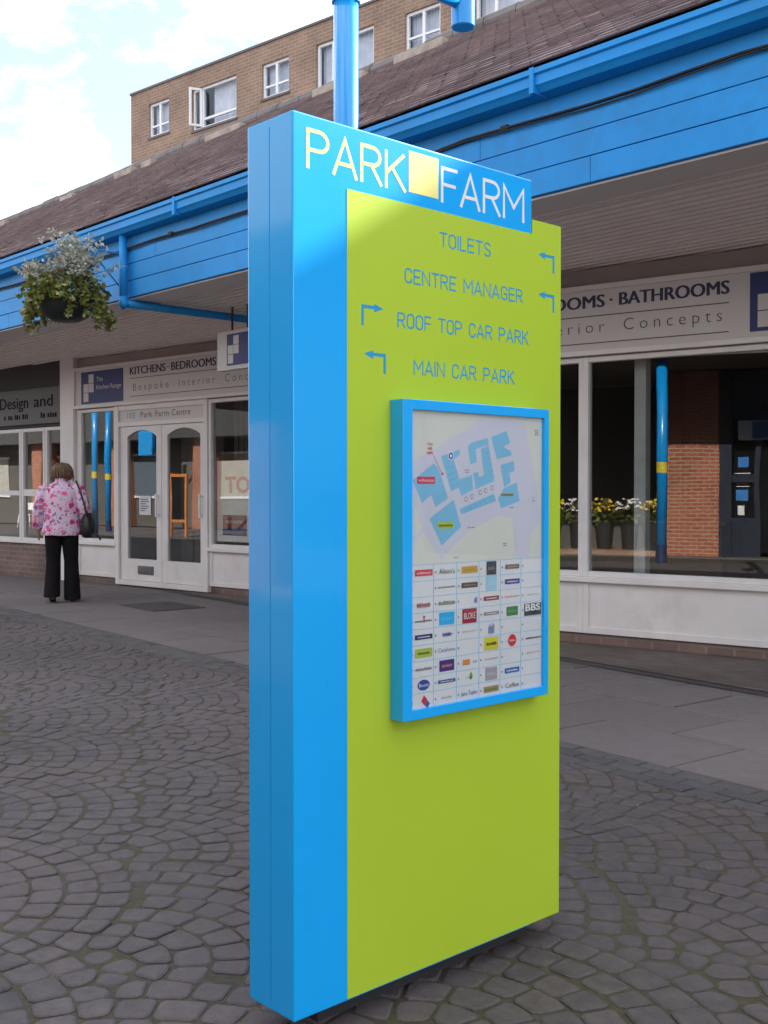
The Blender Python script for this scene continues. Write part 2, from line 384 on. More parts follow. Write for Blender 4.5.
def stroke_text(mb, text, O, U, V, Nn, width, height, sw, gap=.17, mi=0, step=.00012):
    """single-stroke sans lettering laid flat on a plane: O origin, U/V unit axes, Nn outward"""
    O, U, V, Nn = Vector(O), Vector(U), Vector(V), Vector(Nn)
    adv = []; x = 0
    for ch in text:
        w, st = GLY[ch]; adv.append(x); x += w + gap
    total = x - gap; kx = width/total
    h = sw/2
    for ch, x0 in zip(text, adv):
        for k, st in enumerate(GLY[ch][1]):
            pts = [Vector(((x0+p[0])*kx, h + p[1]*(height-sw))) for p in st]
            q = [pts[0]]
            for p in pts[1:]:
                if (p-q[-1]).length > 1e-5: q.append(p)
            pts = q; n = len(pts); L = []; Rr = []
            for i, p in enumerate(pts):
                d0 = (p-pts[i-1]).normalized() if i > 0 else (pts[1]-p).normalized()
                d1 = (pts[i+1]-p).normalized() if i < n-1 else d0
                n0 = Vector((-d0.y,d0.x)); n1 = Vector((-d1.y,d1.x)); mm = n0+n1
                if mm.length < .05: mm = n0
                mm.normalize(); sc = h/max(.45, mm.dot(n0))
                ext = Vector((0,0))
                if i == 0 : ext = -d1*h*.98
                if i == n-1: ext = d0*h*.98
                L.append(p+ext+mm*sc); Rr.append(p+ext-mm*sc)
            for i in range(n-1):
                off = Nn*(step*k + .000008*i)
                mb.face([O + U*c.x + V*c.y + off for c in (Rr[i], Rr[i+1], L[i+1], L[i])], mi)
def font_text(mb, text, O, U, V, width=None, height=.1, bold=0.0, spacing=1.0, mi=0, align='L', shear=0):
    """built-in sans lettering; height = cap height; width fits horizontally if given"""
    cu = bpy.data.curves.new('lettering', 'FONT'); cu.body = text; cu.size = 1.0; cu.offset = bold; cu.space_character = spacing; cu.shear = shear
    cu.resolution_u = 3
    ob = bpy.data.objects.new('lettering', cu)
    COL.objects.link(ob)
    dg = bpy.context.evaluated_depsgraph_get()
    me = bpy.data.meshes.new_from_object(ob.evaluated_get(dg))
    COL.objects.unlink(ob); bpy.data.objects.remove(ob); bpy.data.curves.remove(cu)
    if not me.vertices: return
    xs = [v.co.x for v in me.vertices]; x0, x1 = min(xs), max(xs)
    ky = height/.73; kx = ky if width is None else width/(x1-x0)
    sh = 0 if align == 'L' else -(x1-x0)*kx/2
    O, U, V = Vector(O), Vector(U), Vector(V)
    P = [O + U*((v.co.x-x0)*kx+sh) + V*(v.co.y*ky) for v in me.vertices]
    for p in me.polygons: mb.face([P[i] for i in p.vertices], mi)
    bpy.data.meshes.remove(me)

# ------------------------------------------------------------------ world, sun, camera
SUN = Vector((.19, 1.0, .622)).normalized()
w = bpy.data.worlds.new('World'); S.world = w; w.use_nodes = True
nt = w.node_tree; bg = nt.nodes['Background']
sky = N(nt, 'ShaderNodeTexSky', sky_type='NISHITA', sun_disc=False)
sky.sun_elevation = math.asin(SUN.z); sky.sun_rotation = math.atan2(SUN.x, SUN.y)
sky.air_density = 1.0; sky.dust_density = 1.5; sky.ozone_density = 1.0
tc = N(nt, 'ShaderNodeTexCoord')
mp = N(nt, 'ShaderNodeMapping'); mp.inputs['Scale'].default_value = (1, 1, 1.6); mp.inputs['Location'].default_value = (2.2, 3.0, 1.02)
nt.links.new(tc.outputs['Generated'], mp.inputs['Vector'])
cn = N(nt, 'ShaderNodeTexNoise', i_Scale=3.2, i_Detail=9.0, i_Roughness=.58); cn.inputs['Distortion'].default_value = .25
nt.links.new(mp.outputs[0], cn.inputs['Vector'])
cr = N(nt, 'ShaderNodeMapRange'); cr.inputs[1].default_value = .42; cr.inputs[2].default_value = .58; cr.inputs[3].default_value = .15; cr.inputs[4].default_value = 1
nt.links.new(cn.outputs['Fac'], cr.inputs[0])
cm = N(nt, 'ShaderNodeMix', data_type='RGBA'); cm.inputs[7].default_value = (9.5, 9.6, 9.9, 1)
nt.links.new(cr.outputs[0], cm.inputs[0]); nt.links.new(sky.outputs[0], cm.inputs[6])
nt.links.new(cm.outputs[2], bg.inputs['Color']); bg.inputs['Strength'].default_value = .085
sl = bpy.data.lights.new('sun', 'SUN'); sl.energy = 4.8; sl.angle = R(.6); sl.color = (1, .95, .86)
so = bpy.data.objects.new('sun', sl); COL.objects.link(so); so.rotation_euler = SUN.to_track_quat('Z', 'Y').to_euler()
cam = bpy.data.cameras.new('camera'); co = bpy.data.objects.new('camera', cam); COL.objects.link(co); S.camera = co
cam.sensor_fit = 'HORIZONTAL'; cam.sensor_width = 36; cam.lens = 1106/768*36; cam.clip_end = 2000; cam.clip_start = .05
pit = math.atan(22/1106); psi = R(47.2)
fwd = Vector((-math.sin(psi)*math.cos(pit), math.cos(psi)*math.cos(pit), -math.sin(pit)))
co.location = (0, 0, 1.3); co.rotation_euler = fwd.to_track_quat('-Z', 'Y').to_euler()
S.view_settings.view_transform = 'Standard'; S.view_settings.look = 'None'; S.view_settings.exposure = 1.68; S.view_settings.gamma = 1
S.view_settings.use_curve_mapping = False
S.render.engine = 'CYCLES'
S.cycles.transparent_max_bounces = 16; S.cycles.max_bounces = 8

# ------------------------------------------------------------------ ground
PA = R(-5.0)                              # paving runs a few degrees off the shopfronts
pu = Vector((math.cos(PA), math.sin(PA), 0)); pv = Vector((-math.sin(PA), math.cos(PA), 0)); PO = Vector((-6.76, 4.83, 0))
MP = Matrix.Identity(4); MP.col[0] = (*pu, 0); MP.col[1] = (*pv, 0); MP.col[3] = (*PO, 1)
g = MB(); g.face([(-300,-300,-.030),(300,-300,-.030),(300,300,-.030),(-300,300,-.030)])
tag(g.build('ground', mat('distant_paving', (.16,.14,.135), .85, .2, .8, bump=.2)), kind='structure')
g = MB(MP); g.face([(-9,-9.5,-.0055),(9.5,-9.5,-.0055),(9.5,-.3,-.0055),(-9,-.3,-.0055)])
tag(g.build('paving_joints', m_joint), kind='structure')

def clip_poly(poly, p, q):
    """keep the half plane nearer to p than q"""
    mx, my = (p[0]+q[0])/2, (p[1]+q[1])/2; nx, ny = q[0]-p[0], q[1]-p[1]
    out = []
    n = len(poly)
    for i in range(n):
        a, b = poly[i], poly[(i+1) % n]
        da = (a[0]-mx)*nx+(a[1]-my)*ny; db = (b[0]-mx)*nx+(b[1]-my)*ny
        if da <= 0: out.append(a)
        if (da < 0) != (db < 0) and da != db:
            t = da/(da-db); out.append((a[0]+(b[0]-a[0])*t, a[1]+(b[1]-a[1])*t))
    return out
def inset(poly, d):
    n = len(poly); out = []
    for i in range(n):
        p0 = Vector(poly[i-1]); p1 = Vector(poly[i]); p2 = Vector(poly[(i+1) % n])
        d0 = (p1-p0).normalized(); d1 = (p2-p1).normalized()
        n0 = Vector((-d0.y, d0.x)); n1 = Vector((-d1.y, d1.x)); m = n0+n1
        if m.length < .2: m = n0
        m.normalize(); out.append(p1 + m*min(d/max(.35, m.dot(n0)), d*2))
    return [(p.x, p.y) for p in out]
def setts():
    """fish-scale fans of concentric arcs; each sett an annular sector, trimmed where fans meet"""
    X0, X1, Y0, Y1 = -8.2, 8.6, -8.2, -.30
    s = .108; r = .86; nk = 8; hr = r/2; rows = range(int(Y0/hr)-4, int(Y1/hr)+5); C_ = []
    def owner(x, y):
        for j in rows:
            off = (j % 2)*r; cx = round((x-off)/(2*r))*2*r+off
            if (x-cx)**2+(y-j*hr)**2 <= r*r*1.001: return (j, round(cx/r))
    for j in rows:
        for i in range(int(X0/(2*r))-2, int(X1/(2*r))+3):
            cx, cy = i*2*r+(j % 2)*r, j*hr
            if not (X0-r < cx < X1+r and Y0-r < cy < Y1+r): continue
            for k in range(nk):
                ro = r-k*r/nk+random.gauss(0,.002); ri = ro-r/nk; rm = (ro+ri)/2
                n = max(1, round(2*math.pi*rm/(s*random.uniform(.93,1.1)))); ph = random.random()*6.28
                cuts = sorted(ph+2*math.pi*(a+random.uniform(-.11,.11))/n for a in range(n)); cuts.append(cuts[0]+2*math.pi)
                for a in range(n):
                    t0, t1 = cuts[a], cuts[a+1]; tm = (t0+t1)/2; x, y = cx+rm*math.cos(tm), cy+rm*math.sin(tm)
                    if k < nk-1 and owner(x, y) != (j, round(cx/r)): continue
                    if k == nk-1:
                        if a or owner(cx, cy) != (j, round(cx/r)): continue
                        pl = [(cx+ro*.95*math.cos(6.283*q/7), cy+ro*.95*math.sin(6.283*q/7)) for q in range(7)]; x, y = cx, cy
                    else:
                        pl = [(cx+q*math.cos(t), cy+q*math.sin(t)) for q, t in ((ri,t0),(ro,t0),(ro,tm),(ro,t1),(ri,t1))][::-1]
                        ar = sum(pl[q][0]*pl[(q+1)%5][1]-pl[(q+1)%5][0]*pl[q][1] for q in range(5))
                        if ar < 0: pl = pl[::-1]
                    C_.append((x, y, pl, (j, i)))
    # small odd stones fill the wedges where the fans meet
    kd = KDTree(len(C_))
    for i, c in enumerate(C_): kd.insert((c[0], c[1], 0), i)
    kd.balance(); extra = []
    gy = Y0
    while gy < Y1:
        gx = X0
        while gx < X1:
            q = (gx+random.uniform(-.008,.008), gy+random.uniform(-.008,.008))
            if kd.find((q[0], q[1], 0))[2] > .078 and all((q[0]-e[0])**2+(q[1]-e[1])**2 > .0052 for e in extra[-160:]):
                rr = random.uniform(.050,.066)
                extra.append((q[0], q[1], [(q[0]+rr*math.cos(6.283*k/8), q[1]+rr*math.sin(6.283*k/8)) for k in range(8)], ('odd', len(extra))))
            gx += .03
        gy += .03
    C_ += extra
    kd = KDTree(len(C_))
    for i, c in enumerate(C_): kd.insert((c[0], c[1], 0), i)
    kd.balance()
    V = []; F = []
    for i, (x, y, poly, own) in enumerate(C_):
        if not (X0 < x < X1 and Y0 < y < Y1+.04): continue
        for _, k, d in kd.find_range((x, y, 0), .17):
            if C_[k][3] != own and d > 1e-6: poly = clip_poly(poly, (x, y), C_[k])
        poly = clip_poly(poly, (0, Y1-1), (0, Y1+1))
        q = []
        for v in poly:
            if not q or (v[0]-q[-1][0])**2+(v[1]-q[-1][1])**2 > 1.4e-4: q.append(v)
        if len(q) > 2 and (q[0][0]-q[-1][0])**2+(q[0][1]-q[-1][1])**2 < 1.4e-4: q.pop()
        if len(q) < 3: continue
        # round the corners
        rq = []
        for a in range(len(q)):
            p0, p1, p2 = Vector(q[a-1]), Vector(q[a]), Vector(q[(a+1) % len(q)])
            rq.append(p1+(p0-p1)*min(.25,.016/max(1e-4,(p0-p1).length))); rq.append(p1+(p2-p1)*min(.25,.016/max(1e-4,(p2-p1).length)))
        q = [(p.x, p.y) for p in rq]
        j = random.uniform(.002, .0045)
        r0 = inset(q, j); r1 = inset(q, j+.002); r2 = inset(q, j+.008)
        z = random.gauss(0, .0014); tx, ty = random.gauss(0,.014), random.gauss(0,.014)
        n = len(q); b = len(V)
        for ring_, zz in ((r0, -.018), (r1, -.0035), (r2, 0)):
            for v in ring_: V.append((v[0], v[1], zz+z+(v[0]-x)*tx+(v[1]-y)*ty))
        for a in (0, 1):
            for k in range(n):
                kk = (k+1) % n; F.append((b+a*n+k, b+a*n+kk, b+(a+1)*n+kk, b+(a+1)*n+k))
        F.append(tuple(b+2*n+k for k in range(n)))
    me = bpy.data.meshes.new('cobbled_paving'); me.from_pydata([MP @ Vector(v) for v in V], [], F); me.materials.append(m_sett)
    o = bpy.data.objects.new('cobbled_paving', me); COL.objects.link(o); return tag(o, kind='structure')
setts()
def slabs(name, x0, x1, y0, y1, lx, ly, m, jo=.004, stagger=.5, bev=.004, jz=.0012):
    V = []; F = []; row = 0; y = y0
    while y < y1-.02:
        yy = min(y+ly, y1); x = x0-(lx*stagger if row % 2 else 0)
        while x < x1:
            a, b = x+jo, x+lx-jo; c, d = y+jo, yy-jo; z = random.gauss(0, jz); t = random.gauss(0, .0015)
            k = len(V)
            V += [(a,c,-.02),(b,c,-.02),(b,d,-.02),(a,d,-.02),(a+bev*.3,c+bev*.3,z-bev),(b-bev*.3,c+bev*.3,z-bev+t),(b-bev*.3,d-bev*.3,z-bev+t),(a+bev*.3,d-bev*.3,z-bev),
                  (a+bev,c+bev,z),(b-bev,c+bev,z+t),(b-bev,d-bev,z+t),(a+bev,d-bev,z)]
            for r_ in (0, 4):
                for i in range(4):
                    j = (i+1) % 4; F.append((k+r_+i, k+r_+j, k+r_+4+j, k+r_+4+i))
            F.append((k+8,k+9,k+10,k+11)); x += lx
        y = yy; row += 1
    me = bpy.data.meshes.new(name); me.from_pydata([MP @ Vector(v) for v in V], [], F); me.materials.append(m)
    o = bpy.data.objects.new(name, me); COL.objects.link(o); return tag(o, kind='structure')
slabs('border_paving', -20, 9.5, -.30, 0, .205, .10, m_border)
slabs('slab_paving', -24, 9.5, 0, 4.2, .90, .60, m_slab, jo=.007)
g = MB(MP); g.face([(-24,-9.5,-.013),(-8.2,-9.5,-.013),(-8.2,-.3,-.013),(-24,-.3,-.013)])
tag(g.build('far_paving', mat('far_setts', (.105,.092,.09), .8, .3, 9, bump=.5, bscale=9)), kind='structure')
# drain channel and the brick strip in front of the shops
MD = frame_matrix((-15.56, 8.07), (-3.49, 6.57))
g = MB(MD); g.face([(-12,-.10,.004),(20,-.10,.004),(20,.02,.004),(-12,.02,.004)])
tag(g.build('drain_channel', mat('dark_drain', (.055,.05,.052), .8, .25, 9, bump=.4)), kind='structure')
g = MB(MD); g.face([(-12,.02,.008),(20,.02,.008),(20,5,.008),(-12,5,.008)])
tag(g.build('brick_paving', m_pavers), kind='structure')
# manhole cover in the slabs
t = thing('manhole_cover', (-10.75, 6.55, .004), 'dark rectangular access cover set flush in the pale slabs before the shop doors', 'manhole cover')
mm = MB(MP @ Matrix.Translation((-4.10, 1.37, 0)))
mm.box(-.43,.43,-.32,.32,-.01,.006); mm.build('frame', mat('cover_frame_steel', (.06,.055,.055), .6, .2, 12, bump=.3), t, bevel=.002)
mm = MB(MP @ Matrix.Translation((-4.10, 1.37, 0))); mm.box(-.40,.40,-.29,.29,.0,.009)
mm.build('lid', brick_mat('cover_lid_pattern', (.085,.078,.076), (.07,.064,.064), (.03,.028,.028), w=.1, h=.1, ms=.006), t, bevel=.002)

# ------------------------------------------------------------------ wayfinding sign
XF = -2.009
sg = thing('wayfinding_sign', (-2.1, 2.07, 0), 'tall bright blue and lime green shopping centre direction sign standing on the setts', 'direction sign')
b = MB(); b.box(-2.185, XF-.0008, 1.576, 2.427, .062, 2.170); b.build('blue_case', m_blue, sg, bevel=.004)
gp = MB(); out = [(1.740,.066),(2.557,.066),(2.557,2.0605),(2.4285,2.0605),(2.4285,2.0195),(1.740,2.0195)]
gp.face([(XF,y,z) for y,z in out]); gp.face([(-2.165,y,z) for y,z in out[::-1]])
for i in range(6):
    (ya,za),(yb,zb) = out[i],out[(i+1)%6]; gp.face([(-2.165,ya,za),(-2.165,yb,zb),(XF,yb,zb),(XF,ya,za)])
gp.build('green_panel', m_green, sg)
b = MB(); b.box(-2.135, -2.075, 1.70, 2.49, 0, .07); b.build('plinth', m_dark, sg)
b = MB(); b.box(-2.0983, -2.0970, 1.5752, 1.5757, .08, 2.15); b.build('side_seam', mat('seam_line', (.005,.33,.80), .4), sg)
Y, Z, X = Vector((0,1,0)), Vector((0,0,1)), Vector((1,0,0))
b = MB(); stroke_text(b, 'PARK', (XF-.0006,1.621,2.045), Y, Z, X, .310, .094, .0090, gap=.16)
b.build('park_lettering', m_yellow, sg, weld=False)
b = MB(); b.box(XF-.001, XF-.0004, 1.946, 2.052, 2.050, 2.153); b.build('yellow_square', m_yellow, sg)
b = MB(); stroke_text(b, 'FARM', (XF-.0006,2.066,2.044), Y, Z, X, .324, .094, .0090, gap=.16)
b.build('farm_lettering', m_white, sg, weld=False)
for tx, y0, y1, z0 in (('TOILETS',2.058,2.252,1.929), ('CENTRE MANAGER',1.932,2.385,1.820), ('ROOF TOP CAR PARK',1.908,2.411,1.706), ('MAIN CAR PARK',1.964,2.351,1.592)):
    adv = lambda q: sum(GLY[ch][0]+.20 for ch in q)
    k_ = (y1-y0)/(adv(tx)-.20); pos = 0
    for wd in tx.split(' '):
        st = adv(tx[:pos])*k_
        b = MB(); stroke_text(b, wd, (XF+.0002, y0+st, z0), Y, Z, X, (adv(wd)-.20)*k_, .0385, .0044, gap=.20)
        b.build('direction_lettering', m_letter, sg, weld=False); pos += len(wd)+1
def arrow(yt, zt, d):
    """bent arrow: head tip at (yt, zt), shaft runs away from the tip then turns down"""
    b = MB(); P = lambda y, z: (XF+.0002, yt+d*y, zt+z)
    fl = (lambda q: q) if d > 0 else (lambda q: q[::-1])
    b.face(fl([P(0,0),P(.030,-.0115),P(.030,.0095)])); b.face(fl([P(.030,-.0042),P(.0725,-.0042),P(.0725,.0042),P(.030,.0042)]))
    b.face(fl([P(.0645,-.046),P(.0725,-.046),P(.0725,-.0042),P(.0645,-.0042)]))
    b.build('arrow', m_letter, sg)
arrow(2.455,1.967,1); arrow(2.455,1.855,1); arrow(1.858,1.746,-1); arrow(1.794,1.632,1)
# map case
XM = -1.962
mc = MB()
y0,y1,z0,z1 = 1.8807,2.4475,.727,1.524; bw=.0325
mc.box(XF+.001, XM, y0,y0+bw, z0,z1); mc.box(XF+.001, XM, y1-bw*.62,y1, z0,z1)
mc.box(XF+.001, XM, y0+bw,y1-bw*.62, z1-.024,z1); mc.box(XF+.001, XM, y0+bw,y1-bw*.62, z0,z0+.024)
case = mc.build('map_case', m_blue, sg, bevel=.0015)
XS = -1.972
ink = {}
def inkm(c):
    if c not in ink: ink[c] = (len(ink), mat('map_ink', c, .5, .03))
    return ink[c][0]
mp_ = MB()
lay = [0]
def poly(pts, c, k):
    pts = [(XS+.0004*k, p[0], p[1]) for p in pts]
    ar = sum(pts[i][1]*pts[(i+1)%len(pts)][2]-pts[(i+1)%len(pts)][1]*pts[i][2] for i in range(len(pts)))
    if ar < 0: pts = pts[::-1]
    mp_.face(pts, inkm(c))
def rect(a0,a1,b0,b1,c,k): poly([(a0,b0),(a1,b0),(a1,b1),(a0,b1)],c,k)
def disc(cy,cz,r,c,k,rz=None,n=20): poly([(cy+r*math.cos(2*math.pi*i/n), cz+(rz or r)*math.sin(2*math.pi*i/n)) for i in range(n)],c,k)
CRE=(.66,.66,.60); LAV=(.60,.60,.70); BLD=(.20,.50,.72); LINE=(.45,.45,.60); WHT=(.70,.70,.72); RED=(.62,.02,.06); CYA=(.20,.55,.78)
rect(1.905,2.436,.742,1.508,CRE,0)
poly([(1.9135,1.368),(2.0036,1.404),(2.053,1.4319),(2.1235,1.4585),(2.18,1.4909),(2.2975,1.4904),(2.35,1.4841),(2.386,1.3761),(2.423,1.2255),(2.378,1.172),(2.3737,1.118),(2.3206,1.117),(2.3028,1.2252),(2.2472,1.2317),(2.1321,1.1954),(2.0612,1.1488),(2.0267,1.1208),(1.9628,1.1943),(1.9135,1.3093)],LAV,1)
poly([(1.9135,1.1747),(1.9702,1.2151),(1.9776,1.2018),(1.9135,1.1643)],LAV,1.5)
for P_ in ([(1.9225,1.3243),(1.9983,1.368),(2.015,1.354),(2.0494,1.2797),(2.0038,1.2561),(1.9887,1.2879),(1.9554,1.2671)],
 [(2.0248,1.386),(2.092,1.4051),(2.0943,1.3917),(2.0701,1.3789),(2.0921,1.3281),(2.1398,1.3393),(2.1439,1.3011),(2.1001,1.2849),(2.0882,1.3065),(2.061,1.2957)],
 [(2.1236,1.4141),(2.1355,1.4236),(2.2006,1.4382),(2.2048,1.4201),(2.1541,1.4078),(2.1574,1.3723),(2.1333,1.3675)],
 [(2.1736,1.4085),(2.2048,1.418),(2.2284,1.3245),(2.1544,1.3022),(2.1438,1.3448),(2.1623,1.3477),(2.1681,1.334),(2.1869,1.3397)],
 [(2.2147,1.4409),(2.2762,1.4597),(2.2917,1.4282),(2.2635,1.4161),(2.2935,1.4056),(2.2979,1.3944),(2.2383,1.382)],
 [(2.2526,1.3672),(2.3066,1.3793),(2.311,1.3522),(2.2894,1.3463),(2.2955,1.3215),(2.2681,1.308)],
 [(2.2681,1.3056),(2.3198,1.321),(2.3314,1.2698),(2.2556,1.2507),(2.2428,1.2788)],
 [(2.0923,1.2503),(2.226,1.2905),(2.2344,1.271),(2.1002,1.2367)],[(1.9813,1.228),(2.0703,1.2748),(2.0987,1.2043),(2.0266,1.158)]):
    poly(P_, BLD, 2)
def seg(a, b, w, c, k):
    d = Vector((b[0]-a[0], b[1]-a[1])).normalized(); n = Vector((-d.y,d.x))*w/2
    poly([(a[0]+n.x,a[1]+n.y),(b[0]+n.x,b[1]+n.y),(b[0]-n.x,b[1]-n.y),(a[0]-n.x,a[1]-n.y)],c,k)
UL = (.13,.36,.56)
for i in range(1,6): seg((2.031+.0062*i,1.386-.0155*i),(2.068+.004*i,1.394-.0155*i),.0012,UL,3)       # shop unit divisions
for i in range(1,7): seg((2.0923+.0191*i,1.2503+.0057*i),(2.1002+.0191*i,1.2367+.0051*i),.0012,UL,3)
for i in range(1,6): seg((2.188+.0055*i,1.412-.0155*i),(2.206+.0047*i,1.417-.0155*i),.0012,UL,3)
for i in range(1,5): seg((2.003+.009*i,1.335-.016*i),(2.02+.006*i,1.345-.016*i),.0012,UL,3)
for i in range(9): seg((2.112+.015*i,1.222+.0062*i),(2.117+.015*i,1.204+.0062*i),.0010,LINE,2)         # car park bays
for y_, z_ in ((2.1175,1.2761),(2.1399,1.2825),(2.1723,1.2934),(2.1927,1.2989),(2.2192,1.3056)):
    disc(y_,z_,.0068,(.22,.22,.25),2); disc(y_,z_,.0048,LAV,3)
rect(1.9377,2.0014,1.3156,1.3335,RED,3); rect(2.0114,2.0704,1.2015,1.2183,(.45,.55,.05),3); rect(2.2537,2.3069,1.2834,1.2909,(.38,.30,.14),3)
disc(2.0593,1.3877,.0115,(.75,.75,.8),3); disc(2.0593,1.3877,.0088,(.02,.08,.38),4); disc(2.0593,1.3877,.0045,(.75,.75,.8),5)
seg((2.0279,1.3409),(1.9961,1.388),.0012,RED,3); disc(2.0279,1.3409,.0038,RED,4)
def itext(tx, y, z, h, c, k, w=None, al='C', bold=0):
    font_text(mp_, tx, (XS+.0004*k, y, z), Y, Z, w, h, bold, 1, inkm(c), al)
def squiggle(yc, zc, w, h, c, k, rng):
    """print too small to read: a run of tiny marks"""
    x = yc-w/2
    while x < yc+w/2-.0012:
        ww = rng.choice((.0014,.0022,.0030)); rect(x, min(x+ww, yc+w/2), zc-h/2, zc+h/2*rng.uniform(.3,1), c, k); x += ww+.0009
rg = random.Random(3)
for i, tx in enumerate(('YOU','ARE','HERE')): itext(tx, 1.983, 1.4125-.0110*i, .0070, RED, 2, bold=.02)
itext('wilkinson', 1.9695, 1.3208, .0085, (.8,.75,.75), 4, .054)
DG = (.12,.12,.14)
for y_,z_,w_ in ((2.1361,1.2018,.03),(2.2712,1.1560,.016),(2.2712,1.1500,.012),(2.0784,1.1261,.014),(2.391,1.2790,.008),(2.391,1.2700,.014),(2.2984,1.2524,.018),(2.121,1.352,.018),(2.121,1.346,.014),(2.404,1.466,.018),(2.404,1.460,.014),(2.404,1.454,.016)):
    squiggle(y_,z_,w_,.0036,(.22,.22,.25),2,rg)
for P_ in ((2.041,1.2098,.05),(2.0,1.21,.0)): 
    if P_[2]: squiggle(P_[0],P_[1],P_[2],.0060,(.06,.10,.02),4,rg)
squiggle(2.28,1.287,.044,.003,(.1,.08,.04),4,rg)
# directory table
rect(1.905,2.436,.742,1.1120,WHT,1)
CO = [1.9135,1.9966,2.0814,2.1677,2.2526,2.3378,2.4330]; RO = [1.1120-.0404*i for i in range(10)]; RO[9] = .7465
for y_ in CO[1:-1]: rect(y_-.0011,y_+.0011,.742,1.112,CYA,2)
for z_ in RO[:-1]: rect(1.905,2.436,z_-.0006,z_+.0006,CYA,3)
def cell(c, r, kind, col=None, tx=None, w=.8, h=.45, tcol=(.78,.78,.78), dx=0):
    yc = (CO[c]+CO[c+1])/2+.006+dx; zc = (RO[r]+RO[r+1])/2; W = .078*w; H = .040*h
    if kind == 'rect':
        rect(yc-W/2,yc+W/2,zc-H/2,zc+H/2,col,4)
        if tx: itext(tx, yc, zc-H*.2, H*.45, tcol, 5, W*.8)
        elif tcol: squiggle(yc,zc,W*.72,H*.28,tcol,5,rg)
    elif kind == 'text':
        if tx: itext(tx, yc, zc-H*.3, H*.7, col, 4, W)
        else: squiggle(yc,zc,W,H,col,4,rg)
NV=(.02,.03,.12); BRN=(.09,.05,.035); GRY=(.25,.24,.25)
for c in range(6):
    for r in range(9): rect(CO[c]+.0050,CO[c]+.0090,(RO[r]+RO[r+1])/2-.003,(RO[r]+RO[r+1])/2+.002,(.20,.20,.22),4)
cell(0,0,'rect',RED,'wilkinson',.80,.40); cell(0,2,'text',(.55,.22,.22),None,.6,.35); cell(0,2,'text',(.6,.4,.4),None,.7,.12)
cell(0,3,'text',DG,None,.78,.12); disc(1.962,.9805,.0035,RED,5); rect(1.9605,1.9635,.966,.980,RED,4)
cell(0,4,'rect',NV,None,.80,.30); cell(0,5,'rect',(.40,.50,.06),None,.78,.55,(.05,.07,.02)); cell(0,6,'text',GRY,None,.75,.2)
disc(1.961,.8085,.0215,(.015,.06,.30),4,.0135); itext('Boots',1.961,.8045,.0090,(.75,.78,.85),5,.033)
poly([(1.953,.768),(1.965,.756),(1.974,.770),(1.962,.783)],RED,4); poly([(1.966,.757),(1.975,.749),(1.983,.760),(1.974,.769)],(.03,.10,.40),5)
cell(1,0,'text',(.05,.10,.07),"Alison's",.72,.5); cell(1,1,'text',GRY,None,.85,.12); cell(1,2,'text',(.25,.30,.18),None,.78,.28); cell(1,3,'rect',(.02,.42,.80),None,.72,.80,(.10,.50,.82))
cell(1,4,'text',(.12,.16,.45),None,.40,.30); cell(1,4,'text',(.12,.16,.45),None,.5,.08,dx=.004); cell(1,5,'text',(.12,.22,.45),'Carphone',.80,.38)
cell(1,6,'rect',(.07,.02,.20),None,.70,.72,(.45,.25,.20)); cell(1,7,'rect',(.03,.12,.28),None,.82,.22); cell(1,8,'text',(.55,.50,.35),None,.5,.15)
cell(2,0,'rect',(.55,.32,.03),None,.78,.45,(.42,.24,.03)); cell(2,1,'rect',BRN,None,.80,.34,(.35,.25,.2)); cell(2,2,'text',(.20,.20,.55),None,.16,.4,dx=.024)
cell(2,3,'rect',(.36,.01,.035),'BLOKE',.70,.95); cell(2,4,'text',(.55,.52,.52),None,.7,.1); cell(2,6,'rect',(.62,.25,.07),None,.34,.36,None,dx=-.012); cell(2,6,'text',(.4,.45,.55),None,.22,.2,dx=.022)
disc(2.136,.8120,.0060,(.22,.45,.10),4,.010); cell(2,7,'text',(.5,.6,.45),None,.4,.1,dx=0); cell(2,8,'text',(.03,.12,.38),'Jane Taylor',.80,.42)
cell(3,0,'rect',(.035,.035,.05),None,.50,.90,(.2,.2,.22)); cell(3,1,'rect',(.33,.60,.75),None,.55,.92,(.45,.66,.78)); cell(3,2,'rect',(.30,.02,.05),None,.78,.28); cell(3,3,'rect',GRY,None,.78,.22)
cell(3,4,'text',(.20,.28,.55),None,.30,.7); cell(3,5,'rect',(.66,.58,.02),None,.72,.82,(.08,.07,.01)); cell(3,6,'text',(.55,.40,.44),None,.70,.12); cell(3,7,'rect',(.38,.35,.40),None,.60,.85,(.5,.47,.5)); cell(3,8,'rect',(.30,.25,.08),None,.76,.40,(.15,.2,.06))
cell(4,0,'rect',(.16,.11,.08),None,.74,.30,(.5,.42,.36)); cell(4,1,'rect',(.03,.05,.26),None,.78,.34); cell(4,2,'text',(.62,.35,.35),None,.80,.12); cell(4,3,'rect',(.03,.20,.045),None,.60,.62,(.15,.35,.1))
cell(4,5,'text',(.30,.45,.58),None,.7,.07); disc(2.3015,.8905,.0165,(.66,.02,.04),4); squiggle(2.3015,.8905,.022,.006,(.8,.6,.6),5,rg); cell(4,7,'rect',(.04,.14,.48),None,.78,.35); cell(4,8,'text',(.10,.11,.10),'Coffee',.72,.45)
cell(5,2,'text',(.6,.5,.5),None,.7,.1); rect(2.352,2.424,.9525,.9860,(.012,.02,.02),4); itext('BBS',2.388,.9660,.0190,(.72,.74,.74),5,.064,bold=.03); cell(5,5,'text',DG,None,.85,.13); cell(5,6,'text',(.6,.45,.48),None,.8,.12)
mats_ = [None]*len(ink)
for i, m in ink.values(): mats_[i] = m
mp_.build('map_print', mats_, case, weld=False)
